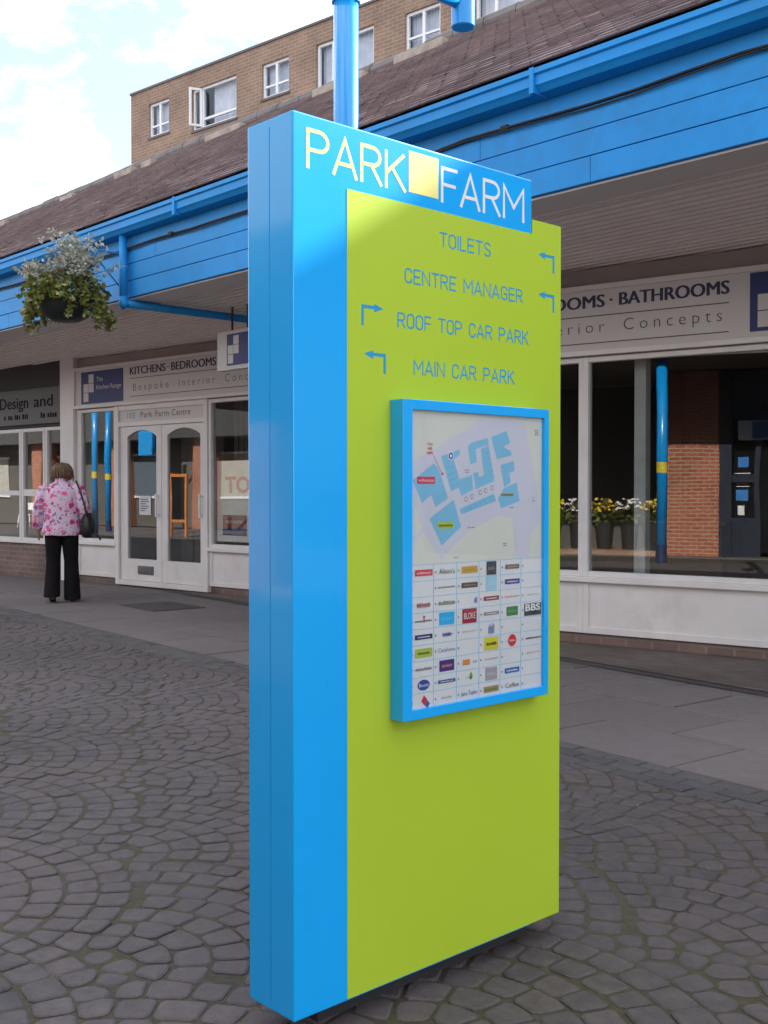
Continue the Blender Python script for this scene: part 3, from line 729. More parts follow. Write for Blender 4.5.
b = MB(); b.box(-1.9672,-1.9652,1.906,2.4345,.744,1.506); b.build('map_glazing', glass_mat('map_cover_glazing', (.97,.98,.98), .7), case)
b = MB()
for z_ in (.80,1.12,1.45): b.lathe([(.0001,.0),(.004,.0),(.004,.001)],(0,0,0),8)
# ------------------------------------------------------------------ lamp post behind the sign
PX, PY = -4.269, 3.691
lp = thing('lamp_post', (PX, PY, 0), 'bright blue tubular lamp post with a side arm rising behind the direction sign', 'lamp post')
b = MB(); b.lathe([(.112,0),(.112,.02),(.085,.05)],(PX,PY,0),24,True); b.build('base_collar', m_pole, lp, smooth=False)
b = MB(); b.lathe([(.0635,.0),(.0635,4.9)],(PX,PY,0),32,True); b.build('shaft', m_pole, lp, smooth=True)
b = MB(); b.lathe([(.064,3.756),(.0725,3.76),(.0725,4.33),(.064,4.335)],(PX,PY,0),32,False); b.build('sleeve', m_pole, lp, smooth=False)
b = MB(); b.lathe([(.065,1.50),(.065,1.66)],(PX,PY,0),32,False); b.build('yellow_band', mat('yellow_band_paint', (.72,.55,.05), .5), lp)
b = MB(); b.tube([(PX,PY,4.012),(PX,PY+.85,4.012)], .039, 20); b.build('arm', m_pole, lp, smooth=True)
b = MB(); b.lathe([(.001,3.878),(.060,3.878),(.066,3.884),(.066,4.28),(.060,4.286),(.001,4.286)],(PX,PY+.863,0),32); b.build('arm_end', m_pole, lp)

# ------------------------------------------------------------------ shopping parade
pd = thing('shopping_parade', (-9, 7.6, 0), 'single storey shopping parade with brown tiled roof, bright blue fascia and white shopfronts', 'shop building')
XL, XR = -32.0, 8.0
ML = frame_matrix((-15.1,7.42),(-11,7.85)); MR = frame_matrix((-5.86,7.5),(-4.17,7.83))
# roof in stepped courses
rb = MB(); ny = 35; Ya, Za, Yb, Zb = 5.36, 3.93, 8.70, 6.16
dirn = Vector((0,Yb-Ya,Zb-Za)).normalized(); nrm = Vector((0,-dirn.z,dirn.y)); Lr = math.hypot(Yb-Ya,Zb-Za); cs = Lr/ny
for k in range(ny):
    p0 = Vector((0,Ya,Za))+dirn*cs*k; p1 = p0+dirn*cs
    off = .0825*(k % 2); nt_ = int((XR-XL)/.165)
    for i in range(nt_):
        a = XL+off+i*.165; c = a+.163; h_ = .011+random.gauss(0,.0013)+.003*noise.noise((a*.6,k*.5,3)); h2 = h_+random.gauss(0,.0009); sl_ = random.gauss(0,.002)
        A = Vector((a,0,0)); Cc = Vector((c,0,0)); D0 = dirn*sl_; u0, u1 = a/.165-.5*(k%2)+.02, c/.165-.5*(k%2)-.02
        lo0, lo1 = nrm*.004, nrm*.004
        rb.face([A+p0+D0+nrm*(h_+.004), Cc+p0+D0+nrm*(h2+.004), Cc+p1+nrm*.003, A+p1+nrm*.003], 0, [(u0,k+.06),(u1,k+.06),(u1,k+.94),(u0,k+.94)])
        rb.face([A+p0+D0+lo0, Cc+p0+D0+lo1, Cc+p0+D0+nrm*(h2+.004), A+p0+D0+nrm*(h_+.004)], 0, [(u0,k+.05),(u1,k+.05),(u1,k+.10),(u0,k+.10)])
        bk = dirn*.03
        rb.face([A+p0+bk+nrm*.003, Cc+p0+bk+nrm*.003, Cc+p0+D0+lo1, A+p0+D0+lo0], 0, [(u0,k+.1),(u1,k+.1),(u1,k+.12),(u0,k+.12)])
rb.face([(XL,Ya,Za-.004),(XR,Ya,Za-.004),(XR,Yb,Zb-.004),(XL,Yb,Zb-.004)], 0, [(0,.2),(.5,.2),(.5,.4),(0,.4)])
roof = rb.build('roof', m_tiles, pd, weld=False)
rc = MB(); x = XL
while x < XR:
    l = .44; h = random.uniform(-.01,.012)
    rc.tube([(x+.006,8.72,6.15+h),(x+l-.006,8.72,6.15+h+random.uniform(-.006,.006))], .10, 10); x += l
rc.build('ridge_cap', m_ridge, roof)
x = XL
while x < XR:
    l = random.uniform(.25,1.0)
    if random.random() < .42: each_box(None, [(x, x+l, 8.50, 8.64, 6.02, 6.115+random.uniform(-.02,.01))], 'ridge_mortar', m_mortar, roof, bevel=.01)
    x += l+random.uniform(.1,.7)
b = MB(); b.box(XL,XR,8.80,13,5.95,6.05); b.build('flat_roof', m_roofing, pd)
b = MB(); b.box(XL,XR,12.7,13,0,5.95); b.box(XL,XL+.25,8.4,12.7,0,5.95); b.box(XR-.25,XR,8.4,12.7,0,5.95); b.build('rear_wall', m_brick_flats, pd)
b = MB(); b.box(XL,XR,8.60,8.80,4.9,6.07); b.build('ridge_wall', m_roofing, pd)
# gutter
prof = [(5.50,3.905),(5.370,3.912),(5.345,3.900),(5.345,3.868),(5.362,3.858),(5.362,3.800),(5.378,3.786),(5.400,3.760),(5.50,3.752)]
b = MB()
b.grid([[(xx,p[0],p[1]) for p in prof] for xx in (XL,XR)], False)
x = XL+.9
while x < XR:
    b.box(x,x+.035,5.342,5.50,3.749,3.908); x += 2.05
b.build('gutter', m_fascia, pd, weld=False)
# fascia boards
b = MB(); b.box(XL,XR,5.53,5.60,3.165,3.93); b.build('fascia_backing', m_fascia, pd)
fz = [(3.168,3.325),(3.331,3.488),(3.494,3.640)]
for k, (a, c) in enumerate(fz):
    x = XL
    b = MB()
    while x < XR:
        l = 4.1 if x > XL else [1.3,2.9,.4][k]+2
        e = min(x+l, XR); b.box(x+.0015,e-.0015,5.50+random.uniform(0,.003),5.531,a,c); x = e
    b.build('fascia_board', m_fascia, pd, bevel=.003)
b = MB(); b.box(XL,XR,5.512,5.531,3.652,3.78); b.build('fascia_top_board', m_fascia, pd)
b = MB(); pts = []; x = XL
for k in range(120):
    xx = XL+(XR-XL)*k/119; pts.append((xx, 5.488+.006*math.sin(k*1.3), 3.655-.022*abs(math.sin(k*.55))+.012*noise.noise((k*.3,0,0))))
b.tube(pts, .009, 8); pts = [(p[0], p[1]-.004, p[2]-.018+.014*noise.noise((i*.21,5,0))) for i, p in enumerate(pts)]
b.tube(pts, .006, 8); cab = b.build('cable', m_cable, pd, smooth=True)
for k in range(3,117,6): b = MB(); b.box(pts[k][0]-.03,pts[k][0]+.03,5.476,5.513,3.636,3.666); b.build('cable_clip', m_cable, cab)
# soffit
b = MB(); b.box(XL,XR,5.533,5.86,3.152,3.164); b.box(XL,XR,5.861,5.880,3.140,3.172); b.build('soffit_edge_board', m_soffit, pd)
b = MB(); y = 5.86
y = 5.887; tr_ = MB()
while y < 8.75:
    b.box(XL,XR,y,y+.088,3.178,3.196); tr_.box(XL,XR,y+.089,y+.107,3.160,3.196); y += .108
sof = b.build('soffit', m_soffit, pd, weld=False); tr_.build('soffit_ribs', mat('rib_painted_light', (.86,.82,.78), .4, .05), sof, weld=False)  # ribs coloured paler than the boards, painting in the light lines along the soffit
b = MB(); b.box(XL,XR,5.6,8.75,3.21,3.28); b.build('soffit_deck', m_interior, pd)
# downpipe
b = MB(); b.tube([(-9.60,5.452,3.80),(-9.60,5.452,3.10)], .040, 18); b.tube([(-9.60,5.452,3.110),(-9.60,7.98,3.105)], .040, 18)
b.tube([(-9.60,5.452,3.17),(-9.60,5.452,3.10),(-9.60,5.475,3.08)],.046,16)
b.build('downpipe', m_fascia, pd, smooth=True)
# basket bracket on the fascia
b = MB(); b.tube([(-9.682,5.50,3.60),(-9.682,4.88,3.60)], .010, 8); b.tube([(-9.682,5.50,3.24),(-9.682,5.15,3.585)], .008, 8); b.box(-9.70,-9.664,5.484,5.505,3.2,3.64)
b.build('basket_bracket', m_fascia, pd)

def window(M, s0, s1, z0, z1, fw=.045, name='window', mats=m_frame, y=0.0, depth=.07, glass=m_glass, parent=pd):
    b = MB(M); b.box(s0,s0+fw,y-.012,y+depth,z0,z1); b.box(s1-fw,s1,y-.012,y+depth,z0,z1)
    b.box(s0+fw,s1-fw,y-.009,y+depth,z1-fw,z1); b.box(s0+fw,s1-fw,y-.009,y+depth,z0,z0+fw)
    w_ = b.build(name, mats, parent, bevel=.004, seg=1)
    p = MB(M); p.box(s0+fw-.004,s1-fw+.004,y+.026,y+.032,z0+fw-.004,z1-fw+.004); p.build('pane', glass, w_)
    return w_
def riser(M, s0, s1, z0=.10, z1=.535, y=.012):
    b = MB(M); b.box(s0,s1,y,y+.06,z0,z1); b.box(s0,s0+.05,y-.014,y,z0,z1); b.box(s1-.05,s1,y-.014,y,z0,z1)
    b.box(s0+.05,s1-.05,y-.012,y,z0,z0+.05); b.build('stall_riser', m_frame, pd, bevel=.003, seg=1)
    b = MB(M); b.box(s0-.01,s1+.01,-.04,.09,z1,z1+.045); b.build('sill', m_frame, pd, bevel=.006)
# left unit
SE = 7.81
b = MB(ML); b.box(.27,.605,-.06,.35,0,3.17); b.build('pilaster', m_frame, pd, bevel=.008)
window(ML,.68,1.545,.58,2.43); riser(ML,.62,1.545)
b = MB(ML); b.box(.61,.68,-.005,.07,.58,2.43); b.build('window_jamb', m_frame, pd, bevel=.003)
window(ML,3.50,5.6,.58,2.43); window(ML,5.605,SE-.02,.58,2.43); riser(ML,3.50,SE-.02)
# door frame and doors
b = MB(ML); b.box(1.552,1.628,-.03,.10,.02,2.44); b.box(3.425,3.495,-.03,.10,.02,2.44); b.box(1.628,3.425,-.024,.10,2.37,2.44); b.box(1.628,3.425,-.024,.09,2.155,2.215)
b.box(1.628,3.425,-.026,.10,.02,.085)
b.build('door_frame', m_frame, pd, bevel=.005)
b = MB(ML); b.box(1.628,3.425,.0,.03,2.215,2.37); fan = b.build('fanlight_panel', m_signboard, pd)
b = MB(ML)
font_text(b, '105', (1.80,-.003,2.262), (1,0,0), (0,0,1), .18, .085, 0, 1, 0); b.build('number_lettering', mat('pale_blue_lettering', (.20,.30,.50), .5), fan, weld=False)
for wd, a_, w_ in (('Park',2.10,.25),('Farm',2.42,.28),('Centre',2.76,.38)):
    b = MB(ML); font_text(b, wd, (a_,-.003,2.262), (1,0,0), (0,0,1), w_, .085, 0, 1.1, 0); b.build('address_lettering', m_greytext, fan, weld=False)
def door(s0, s1, g0, g1, letterbox):
    zb, zt, gb, gs, ga = .09, 2.15, .375, 2.01, 2.10
    b = MB(ML); y0, y1 = .005, .055
    b.box(s0,g0,y0,y1,zb,zt); b.box(g1,s1,y0,y1,zb,zt); b.box(g0,g1,y0,y1,zb,gb)
    n = 10; pts = [(g0+(g1-g0)*i/n, gs+(ga-gs)*math.sin(math.pi*i/n)**.8) for i in range(n+1)]
    for i in range(n):
        (a, za), (c, zc) = pts[i], pts[i+1]
        b.face([(a,y0,za),(c,y0,zc),(c,y0,zt),(a,y0,zt)]); b.face([(a,y1,za),(a,y1,zt),(c,y1,zt),(c,y1,zc)]); b.face([(a,y0,za),(a,y1,za),(c,y1,zc),(c,y0,zc)])
    b.face([(g0,y0,zt),(g1,y0,zt),(g1,y1,zt),(g0,y1,zt)])
    d = b.build('door', m_frame, pd)
    p = MB(ML); p.box(g0-.01,g1+.01,.026,.032,gb-.01,ga+.02); p.build('pane', m_glass, d)
    if letterbox:
        p = MB(ML); p.box(2.02,2.36,-.004,.006,.175,.29); p.box(2.05,2.33,-.010,-.003,.195,.27); p.build('letterbox', mat('grey_letterbox', (.17,.17,.19), .35, .2, metal=.6), d, bevel=.003)
        p = MB(ML); p.box(2.46,2.485,-.05,-.03,.95,1.25); p.box(2.462,2.483,-.03,.006,.97,.99); p.box(2.462,2.483,-.03,.006,1.21,1.23); p.build('handle', m_frame, d)
    else:
        p = MB(ML); p.box(3.345,3.37,-.05,-.03,.95,1.25); p.box(3.347,3.368,-.03,.006,.97,.99); p.box(3.347,3.368,-.03,.006,1.21,1.23); p.build('handle', m_frame, d)
door(1.634,2.532,1.79,2.425,True); door(2.540,3.420,2.655,3.322,False)
b = MB(ML); b.box(.0,SE,.03,.4,0,.10); b.build('plinth', m_brick_plinth, pd)
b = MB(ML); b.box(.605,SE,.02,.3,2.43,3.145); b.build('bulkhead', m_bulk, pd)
# return wall between the two angled fronts
b = MB(); b.box(-7.46,-7.33,7.19,8.4,0,3.17); b.build('return_wall', m_frame, pd)
# right unit
RE = 3.0
window(MR,-1.48,.19,.575,2.41); window(MR,.188,RE,.575,2.41); 
riser(MR,-1.48,.187,.10,.53); riser(MR,.189,RE,.10,.53)
b = MB(MR); b.box(-1.5,RE,.03,.4,0,.10); b.build('plinth', m_brick_plinth, pd)
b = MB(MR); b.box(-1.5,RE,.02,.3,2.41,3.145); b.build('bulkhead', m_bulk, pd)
b = MB(MR); b.box(RE+.01,RE+.36,-.06,.35,0,3.17); b.build('pilaster', m_frame, pd, bevel=.008)
# plain continuation beyond the frame
b = MB(); b.box(-2.3,XR,8.3,8.45,2.4,3.17); b.box(-2.3,XR,8.3,8.45,0,.6); b.box(-2.6,-2.3,8.15,8.6,0,3.17); b.build('end_wall', m_frame, pd)
ME = frame_matrix((-2.3,8.3),(8,8.3)); window(ME,0,3.4,.6,2.4); window(ME,3.4,6.8,.6,2.4); window(ME,6.8,10.0,.6,2.4)
# neighbouring unit on the left
b = MB(ML); b.box(-7,.27,.0,.35,0,.505); b.build('brick_plinth', m_brick_plinth, pd)
b = MB(ML); b.box(-7,.27,.02,.35,2.235,3.17); b.build('bulkhead', mat('dark_bulkhead', (.045,.043,.045), .7), pd)
dz = [(-.855,-.212)]
window(ML,-.855,-.212,.53,2.22,.055,'door'); b = MB(ML); b.box(-.80,-.267,-.006,.05,1.21,1.31); b.build('door_rail', m_frame, pd)
window(ML,-.20,.26,.53,2.22,.05); window(ML,-2.6,-.865,.53,2.22,.055)
b = MB(ML); b.box(-2.545,-.92,-.006,.05,1.22,1.29); b.build('transom', m_frame, pd)
window(ML,-4.6,-2.61,.53,2.22,.055); window(ML,-7,-4.61,.53,2.22,.055)
b = MB(ML); b.box(-7,.27,-.03,.05,.505,.53); b.build('sill', m_frame, pd)
b = MB(); b.box(XL,-22.0,6.68,6.9,0,3.17); b.build('end_wall', m_frame, pd)
# interiors
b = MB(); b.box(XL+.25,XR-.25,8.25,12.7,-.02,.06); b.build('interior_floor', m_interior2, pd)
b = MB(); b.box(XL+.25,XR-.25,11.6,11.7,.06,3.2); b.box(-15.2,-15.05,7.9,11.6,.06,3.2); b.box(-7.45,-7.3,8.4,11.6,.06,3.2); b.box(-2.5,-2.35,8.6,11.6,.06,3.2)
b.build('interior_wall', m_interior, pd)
b = MB(MR); b.box(.545,.645,.22,.32,.06,3.0); b.build('interior_post', m_post_in, pd)
b = MB(ML)
x = 2.58
while x < 3.42: b.box(x,x+.075,.28+.02*math.sin(x*40),.283+.02*math.sin(x*40),.15,2.3); x += .09
x = 3.60
while x < 5.5: b.box(x,x+.075,.33+.02*math.sin(x*40),.333+.02*math.sin(x*40),.62,2.4); x += .09
b.build('vertical_blind', m_blind, pd)
# kitchen display seen dimly through the glass
b = MB(MR); b.box(-1.2,.6,2.2,2.8,.06,.95); b.box(-1.25,.65,2.15,2.85,.95,.99); b.build('display_counter', mat('counter_wood', (.10,.06,.04), .5), pd)

# ------------------------------------------------------------------ shop signs
def shop_sign(M, s0, s1, z0, z1, label, tx_s0, tx_s1, logos, zz, words_b, words_t):
    o = M @ Vector((s0,0,z0)); t = thing('shop_sign', o, label, 'shop sign')
    b = MB(M); b.box(s0,s1,-.045,.015,z0,z1); b.build('board', m_signboard, t, bevel=.003)
    b = MB(M); b.box(s0,s1,-.07,-.03,z1-.012,z1+.03); b.box(s0,s1,-.07,-.03,z0-.03,z0+.012); b.box(s0-.012,s0+.025,-.069,-.031,z0+.012,z1-.012); b.box(s1-.025,s1,-.069,-.031,z0+.012,z1-.012); b.build('frame', m_frame, t, bevel=.004)
    zc, zl, zr1, zr2 = zz
    for wd, a_, w_ in words_b:
        b = MB(M)
        for q in (-.006,0,.006):
            font_text(b, wd, (a_+q,-.0475-.0001*(q/.006+1),zc), (1,0,0), (0,0,1), w_ if wd != '·' else None, .108, 0, 1.0)
        b.build('bold_lettering', m_navytext, t, weld=False)
    for wd, a_, w_ in words_t:
        b = MB(M); font_text(b, wd, (a_,-.0475,zl), (1,0,0), (0,0,1), w_, .102, -.012, 1.5)
        b.build('thin_lettering', m_greytext, t, weld=False)
    b = MB(M); b.box(tx_s0,tx_s1,-.0478,-.044,zr1,zr1+.008); b.box(tx_s0,tx_s1,-.0478,-.044,zr2,zr2+.008); b.build('rule_line', m_greytext, t)
    for ls0, ls1 in logos:
        b = MB(M); b.box(ls0,ls1,-.0475,-.044,2.50,2.945); lg = b.build('logo_panel', m_navy, t)
        b = MB(M); q = .105
        for (i, j, h) in ((1,2,1.25),(0,1,1.2),(1,1,.85),(0,0,1.0)):
            b.box(ls0+.06+i*.125, ls0+.06+i*.125+.118, -.0495,-.047, 2.53+j*.128, 2.53+j*.128+.120)
        b.build('logo_tiles', m_signboard, lg)
        for wd, a_, z_, w_ in (('The',0,2.80,.15),('Kitchen',0,2.69,.30),('Range',.335,2.69,.24)):
            b = MB(M); font_text(b,wd,(ls0+.37+a_,-.0495,z_),(1,0,0),(0,0,1),w_,.065,0); b.build('logo_lettering', m_signboard, lg, weld=False)
    return t
shop_sign(ML,.62,SE-.02,2.47,2.985,'long cream shop sign over the double doors with navy logo at its left end',1.933,4.75,[(.788,1.776)],(2.838,2.622,2.785,2.545),[('KITCHENS',1.93,.76),('·',2.735,.035),('BEDROOMS',2.814,.88),('·',3.745,.035),('BATHROOMS',3.83,.90)],[('Bespoke',1.997,.76),('Interior',2.963,.71),('Concepts',3.861,.81)])
shop_sign(MR,-1.49,RE-.02,2.445,2.965,'cream shop sign over the big right window with navy logo at its right',-1.37,1.427,[(1.588,2.56)],(2.808,2.602,2.735,2.512),[('KITCHENS',-1.37,.76),('·',-.566,.035),('BEDROOMS',-.486,.88),('·',.444,.035),('BATHROOMS',.528,.90)],[('Bespoke',-1.28,.76),('Interior',-.315,.71),('Concepts',.564,.81)])
t = thing('shop_sign', ML @ Vector((-3,0,2.26)), 'dark grey shop sign with black lettering over the left neighbouring shopfront', 'shop sign')
b = MB(ML); b.box(-6.5,.24,-.03,.015,2.275,2.80); b.build('board', m_grey_sign, t, bevel=.003)
for wd, a_, w_ in (('Design',-1.42,.80),('and',-.46,.50)):
    b = MB(ML)
    for q in (-.004,.004): font_text(b,wd,(a_+q,-.0325-.0001*(q/.004+1),2.525),(1,0,0),(0,0,1),w_,.18,0)
    b.build('bold_lettering', m_blacktext, t, weld=False)
b = MB(ML); rg2 = random.Random(5); x = -1.3
while x < .1:
    w_ = rg2.choice((.03,.05,.04)); 
    if rg2.random() < .8 and not (-.62 < x < -.35): each_box(ML, [(x,x+w_,-.0325,-.029,2.36,2.36+rg2.uniform(.05,.08))], 'small_lettering', m_blacktext, t)
    x += w_+.02
# hanging sign under the canopy
hx, hy = -9.42, 6.60
t = thing('hanging_sign', (hx, hy, 2.55), 'small hanging sign with navy and white squares under the canopy', 'hanging sign')
b = MB(); b.box(-9.645,-8.95,6.565,6.635,2.53,2.935); b.build('box_frame', m_signboard, t, bevel=.008)
b = MB(); b.box(-9.46,-8.99,6.559,6.567,2.575,2.895); b.build('face_panel', m_navy, t)
b = MB(); 
for i, j in ((1,2),(0,1),(1,1),(0,0)): b.box(-9.44+i*.098,-9.44+i*.098+.092,6.5565,6.5585,2.595+j*.095,2.595+j*.095+.089)
b.build('logo_tiles', m_signboard, t)
b = MB(); b.tube([(-9.42,6.60,2.93),(-9.42,6.60,3.18)],.012,8); b.tube([(-9.15,6.60,2.93),(-9.15,6.60,3.18)],.012,8); b.build('hanger_rod', m_iron, t)
# posters
t = thing('window_poster', ML @ Vector((4.2,.1,.62)), 'white poster with red capital letters inside the window right of the doors', 'poster')
b = MB(ML); b.box(3.58,4.90,.060,.063,.66,1.66); b.build('sheet', mat('poster_paper', (.84,.84,.84), .7), t)
b = MB(ML); font_text(b,'TO LET',(3.74,.0575,1.27),(1,0,0),(0,0,1),1.05,.20,.03); b.build('red_lettering', mat('red_lettering', (.50,.008,.008), .5), t, weld=False)
t = thing('window_sticker', ML @ Vector((3.9,.09,.72)), 'small red and navy notice low in the window right of the doors', 'notice')
b = MB(ML); b.box(3.69,4.13,.054,.057,.74,.99); b.build('sheet', m_navy, t)
b = MB(ML); b.box(3.70,4.12,.051,.0535,.84,.975); b.build('red_panel', mat('red_print', (.35,.03,.04), .5), t)
b = MB(ML); b.box(3.75,4.07,.049,.0508,.89,.925); b.build('text_line', mat('pale_print', (.45,.35,.38), .5), t)
t = thing('door_notice', ML @ Vector((2.2,.02,1.0)), 'white paper notice stuck on the glass of the left door', 'notice')
b = MB(ML); b.box(2.03,2.28,.020,.0245,.97,1.22); b.build('sheet', mat('notice_paper', (.66,.68,.70), .7), t)
b = MB(ML)
for k in range(6): b.box(2.06,2.06+(.16,.19,.12,.18,.15,.1)[k],.0178,.0198,1.17-.03*k,1.182-.03*k)
b.build('text_line', m_greytext, t)

# ------------------------------------------------------------------ flats behind
a = R(6.2); FO = (-24.243, 14.0); MF = frame_matrix(FO, (FO[0]+math.cos(a), FO[1]+math.sin(a)))
fl = thing('apartment_block', (FO[0], FO[1], 0), 'flat roofed brown brick apartment block rising behind the tiled roof', 'apartment block')
wins = [(.71,1.48,9.775,10.58,'s'),(2.33,3.87,9.59,10.54,'o'),(4.70,5.54,9.78,10.53,'s'),(6.35,7.95,9.60,10.53,'w'),(8.75,9.62,9.75,10.50,'s'),(10.42,11.9,9.60,10.48,'w'),(13.4,14.3,9.75,10.5,'s'),(15.3,16.9,9.6,10.5,'w'),(18.2,19.1,9.75,10.5,'s'),(20.1,21.7,9.6,10.5,'w')]
b = MB(MF); L_, D_, T_ = 38.0, 11.0, 10.95
xs = sorted({0, L_, *[w_[0] for w_ in wins], *[w_[1] for w_ in wins]})
for i in range(len(xs)-1):
    x0, x1 = xs[i], xs[i+1]; hole = [w_ for w_ in wins if w_[0] <= x0+1e-6 and w_[1] >= x1-1e-6]
    if hole:
        z0, z1 = hole[0][2], hole[0][3]
        b.face([(x0,0,0),(x1,0,0),(x1,0,z0),(x0,0,z0)]); b.face([(x0,0,z1),(x1,0,z1),(x1,0,T_),(x0,0,T_)])
        d = .12
        b.face([(x0,0,z0),(x0,d,z0),(x0,d,z1),(x0,0,z1)]); b.face([(x1,d,z0),(x1,0,z0),(x1,0,z1),(x1,d,z1)]); b.face([(x0,0,z1),(x0,d,z1),(x1,d,z1),(x1,0,z1)]); b.face([(x0,d,z0),(x0,0,z0),(x1,0,z0),(x1,d,z0)])
    else: b.face([(x0,0,0),(x1,0,0),(x1,0,T_),(x0,0,T_)])
b.face([(0,D_,0),(0,0,0),(0,0,T_),(0,D_,T_)]); b.face([(L_,0,0),(L_,D_,0),(L_,D_,T_),(L_,0,T_)]); b.face([(L_,D_,0),(0,D_,0),(0,D_,T_),(L_,D_,T_)])
b.build('wall', m_brick_flats, fl, weld=False)
b = MB(MF); b.box(-.02,L_+.02,-.03,D_+.03,T_,T_+.055); b.build('coping', m_lead, fl, bevel=.01)
for x0,x1,z0,z1,k in wins:
    b = MB(MF); f_ = .055; y = .05
    b.box(x0,x0+f_,y,y+.06,z0,z1); b.box(x1-f_,x1,y,y+.06,z0,z1); b.box(x0+f_,x1-f_,y,y+.06,z1-f_,z1); b.box(x0+f_,x1-f_,y,y+.06,z0,z0+f_)
    if k == 's':
        xm = (x0+x1)/2; b.box(xm-.03,xm+.03,y-.008,y+.06,z0+f_,z1-f_); b.box(x0+f_,x1-f_,y+.002,y+.06,z0+.24,z0+.28); 
    elif k == 'o':
        b.box(x0+.30,x0+.36,y,y+.06,z0+f_,z1-f_); b.box(x0+.36,x1-f_,y+.002,y+.06,z0+.2,z0+.25)
    else:
        xm = x0+.45; b.box(xm-.03,xm+.03,y-.008,y+.06,z0+f_,z1-f_)
    w_ = b.build('window', m_upvc, fl)
    p = MB(MF); p.box(x0-.03,x1+.03,-.03,y+.02,z0-.05,z0-.001); p.build('sill', m_lead, w_)
    p = MB(MF); p.face([(x0,y+.03,z0),(x1,y+.03,z0),(x1,y+.03,z1),(x0,y+.03,z1)]); p.build('pane', m_glass_flat, w_)
    p = MB(MF); n = 40
    c0, c1 = (x0+.55, x1-.02) if k == 'o' else (x0+.02, x1-.02)
    p.grid([[(c0+(c1-c0)*i/n, y+.16+.02*math.sin(i*1.9), z) for i in range(n+1)] for z in (z0, z1)], False); p.build('curtain', m_curtain, w_, smooth=True)
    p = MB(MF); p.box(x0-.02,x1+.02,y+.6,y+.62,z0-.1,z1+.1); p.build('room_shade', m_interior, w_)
    if k == 'o':   # casement standing open
        q = MB(MF @ Matrix.Translation((x0+.30, y, 0)) @ Matrix.Rotation(R(62),4,'Z') @ Matrix.Translation((-.30,0,0)))
        q.box(0,.05,-.02,.03,z0+.06,z1-.02); q.box(.25,.30,-.02,.03,z0+.06,z1-.02); q.box(.05,.25,-.02,.03,z0+.06,z0+.11); q.box(.05,.25,-.02,.03,z1-.07,z1-.02)
        q.build('casement', m_upvc, w_)

# ------------------------------------------------------------------ arcade opposite (seen in the shop windows)
ar = thing('arcade_building', (-6, -6, 0), 'red brick arcade across the street, mirrored in the shop windows', 'shop building')
AW = -5.30
b = MB()
for x0, x1 in ((-7.45,-6.45),(-12.6,-11.2),(-18.2,-16.8),(-.6,.8),(5,6.5)): b.box(x0,x1,AW-.4,AW,0,3.6); b.build('brick_pier', m_brick_opp, ar); b = MB()
b.box(-24,9,-8.2,-8.0,0,3.6); b.build('back_wall', m_interior, ar)
b = MB(); b.box(-24,9,-12,-2.95,3.7,5.6); b.build('upper_wall', mat('grey_render', (.36,.345,.34), .8, .1), ar)
b = MB(); b.box(-24,9,-8,-2.96,3.62,3.695); b.build('arcade_soffit', m_interior, ar)
b = MB(); b.box(-24.1,9.1,-12.1,-2.9,5.6,5.72); b.build('coping', m_lead, ar)
b = MB(); b.box(-24,9,-8,-5.0,-.02,.012); b.build('arcade_floor', m_interior2, ar)
far = thing('far_shops', (-40,-9,0), 'low dark fronted shops farther along the opposite side, mirrored in the left windows', 'shop building')
b = MB(); b.box(-62,-24.2,-16,-8.0,3.0,4.6); b.build('upper_wall', mat('grey_panel', (.07,.066,.065), .8, .1), far)
b = MB(); b.box(-62,-24.2,-16,-9.2,0,3.0); b.build('shopfront_wall', m_interior, far)
for k in range(9):
    b = MB(); b.box(-61.8+4.2*k,-61.2+4.2*k,-9.18,-8.4,0,3.0); b.build('brick_pier', m_brick_opp, far)
b = MB(); b.box(-62.2,-24.0,-16.2,-7.9,4.6,4.75); b.build('coping', m_lead, far)
# dark shopfront and door right of the pier
b = MB(); b.box(-6.45,-6.22,-5.42,AW+.02,0,3.6); b.box(-6.22,-.6,-5.42,-5.36,2.95,3.6); b.box(-6.22,-5.75,-5.42,-5.36,0,.75); b.box(-4.9,-.6,-5.42,-5.36,0,.6); b.box(-5.8,-5.7,-5.42,-5.35,0,2.95); b.box(-4.95,-4.85,-5.42,-5.35,0,2.95); b.box(-6.22,-5.8,-5.42,-5.36,1.45,1.6)
b.build('shopfront', m_door_dark, ar)
b = MB(); b.box(-6.2,-.6,-5.46,-5.45,.1,2.95); b.build('shop_glass', mat('dark_shop_glass', (.01,.01,.012), .1), ar)
t = thing('opposite_shop_sign', (-5.6,-5.3,2.2), 'pale rounded sign with blue panel over the dark door across the street', 'shop sign')
b = MB(); b.box(-6.1,-4.0,-5.35,-5.27,2.25,2.62); b.build('board', mat('pale_sign_plastic', (.38,.42,.45), .5), t, bevel=.03)
b = MB(); b.box(-5.85,-5.35,-5.268,-5.262,2.28,2.59); b.build('blue_panel', mat('deep_blue_print', (.02,.07,.22), .5), t)
t = thing('door_sticker', (-5.4,-5.3,1.2), 'blue and white opening notice on the dark door across the street', 'notice')
b = MB(); b.box(-6.12,-5.92,-5.445,-5.440,1.75,1.95); b.box(-6.15,-5.92,-5.445,-5.440,1.08,1.30); b.build('blue_sticker', mat('sky_blue_print', (.03,.20,.55), .5), t)
b = MB(); 
for k in range(6): b.box(-6.18+.02*(k%3),-5.88-.015*(k%2),-5.445,-5.441,1.62-.052*k,1.635-.052*k)
b.box(-6.12,-6.0,-5.445,-5.441,.80,.98); b.build('white_print', m_white, t)
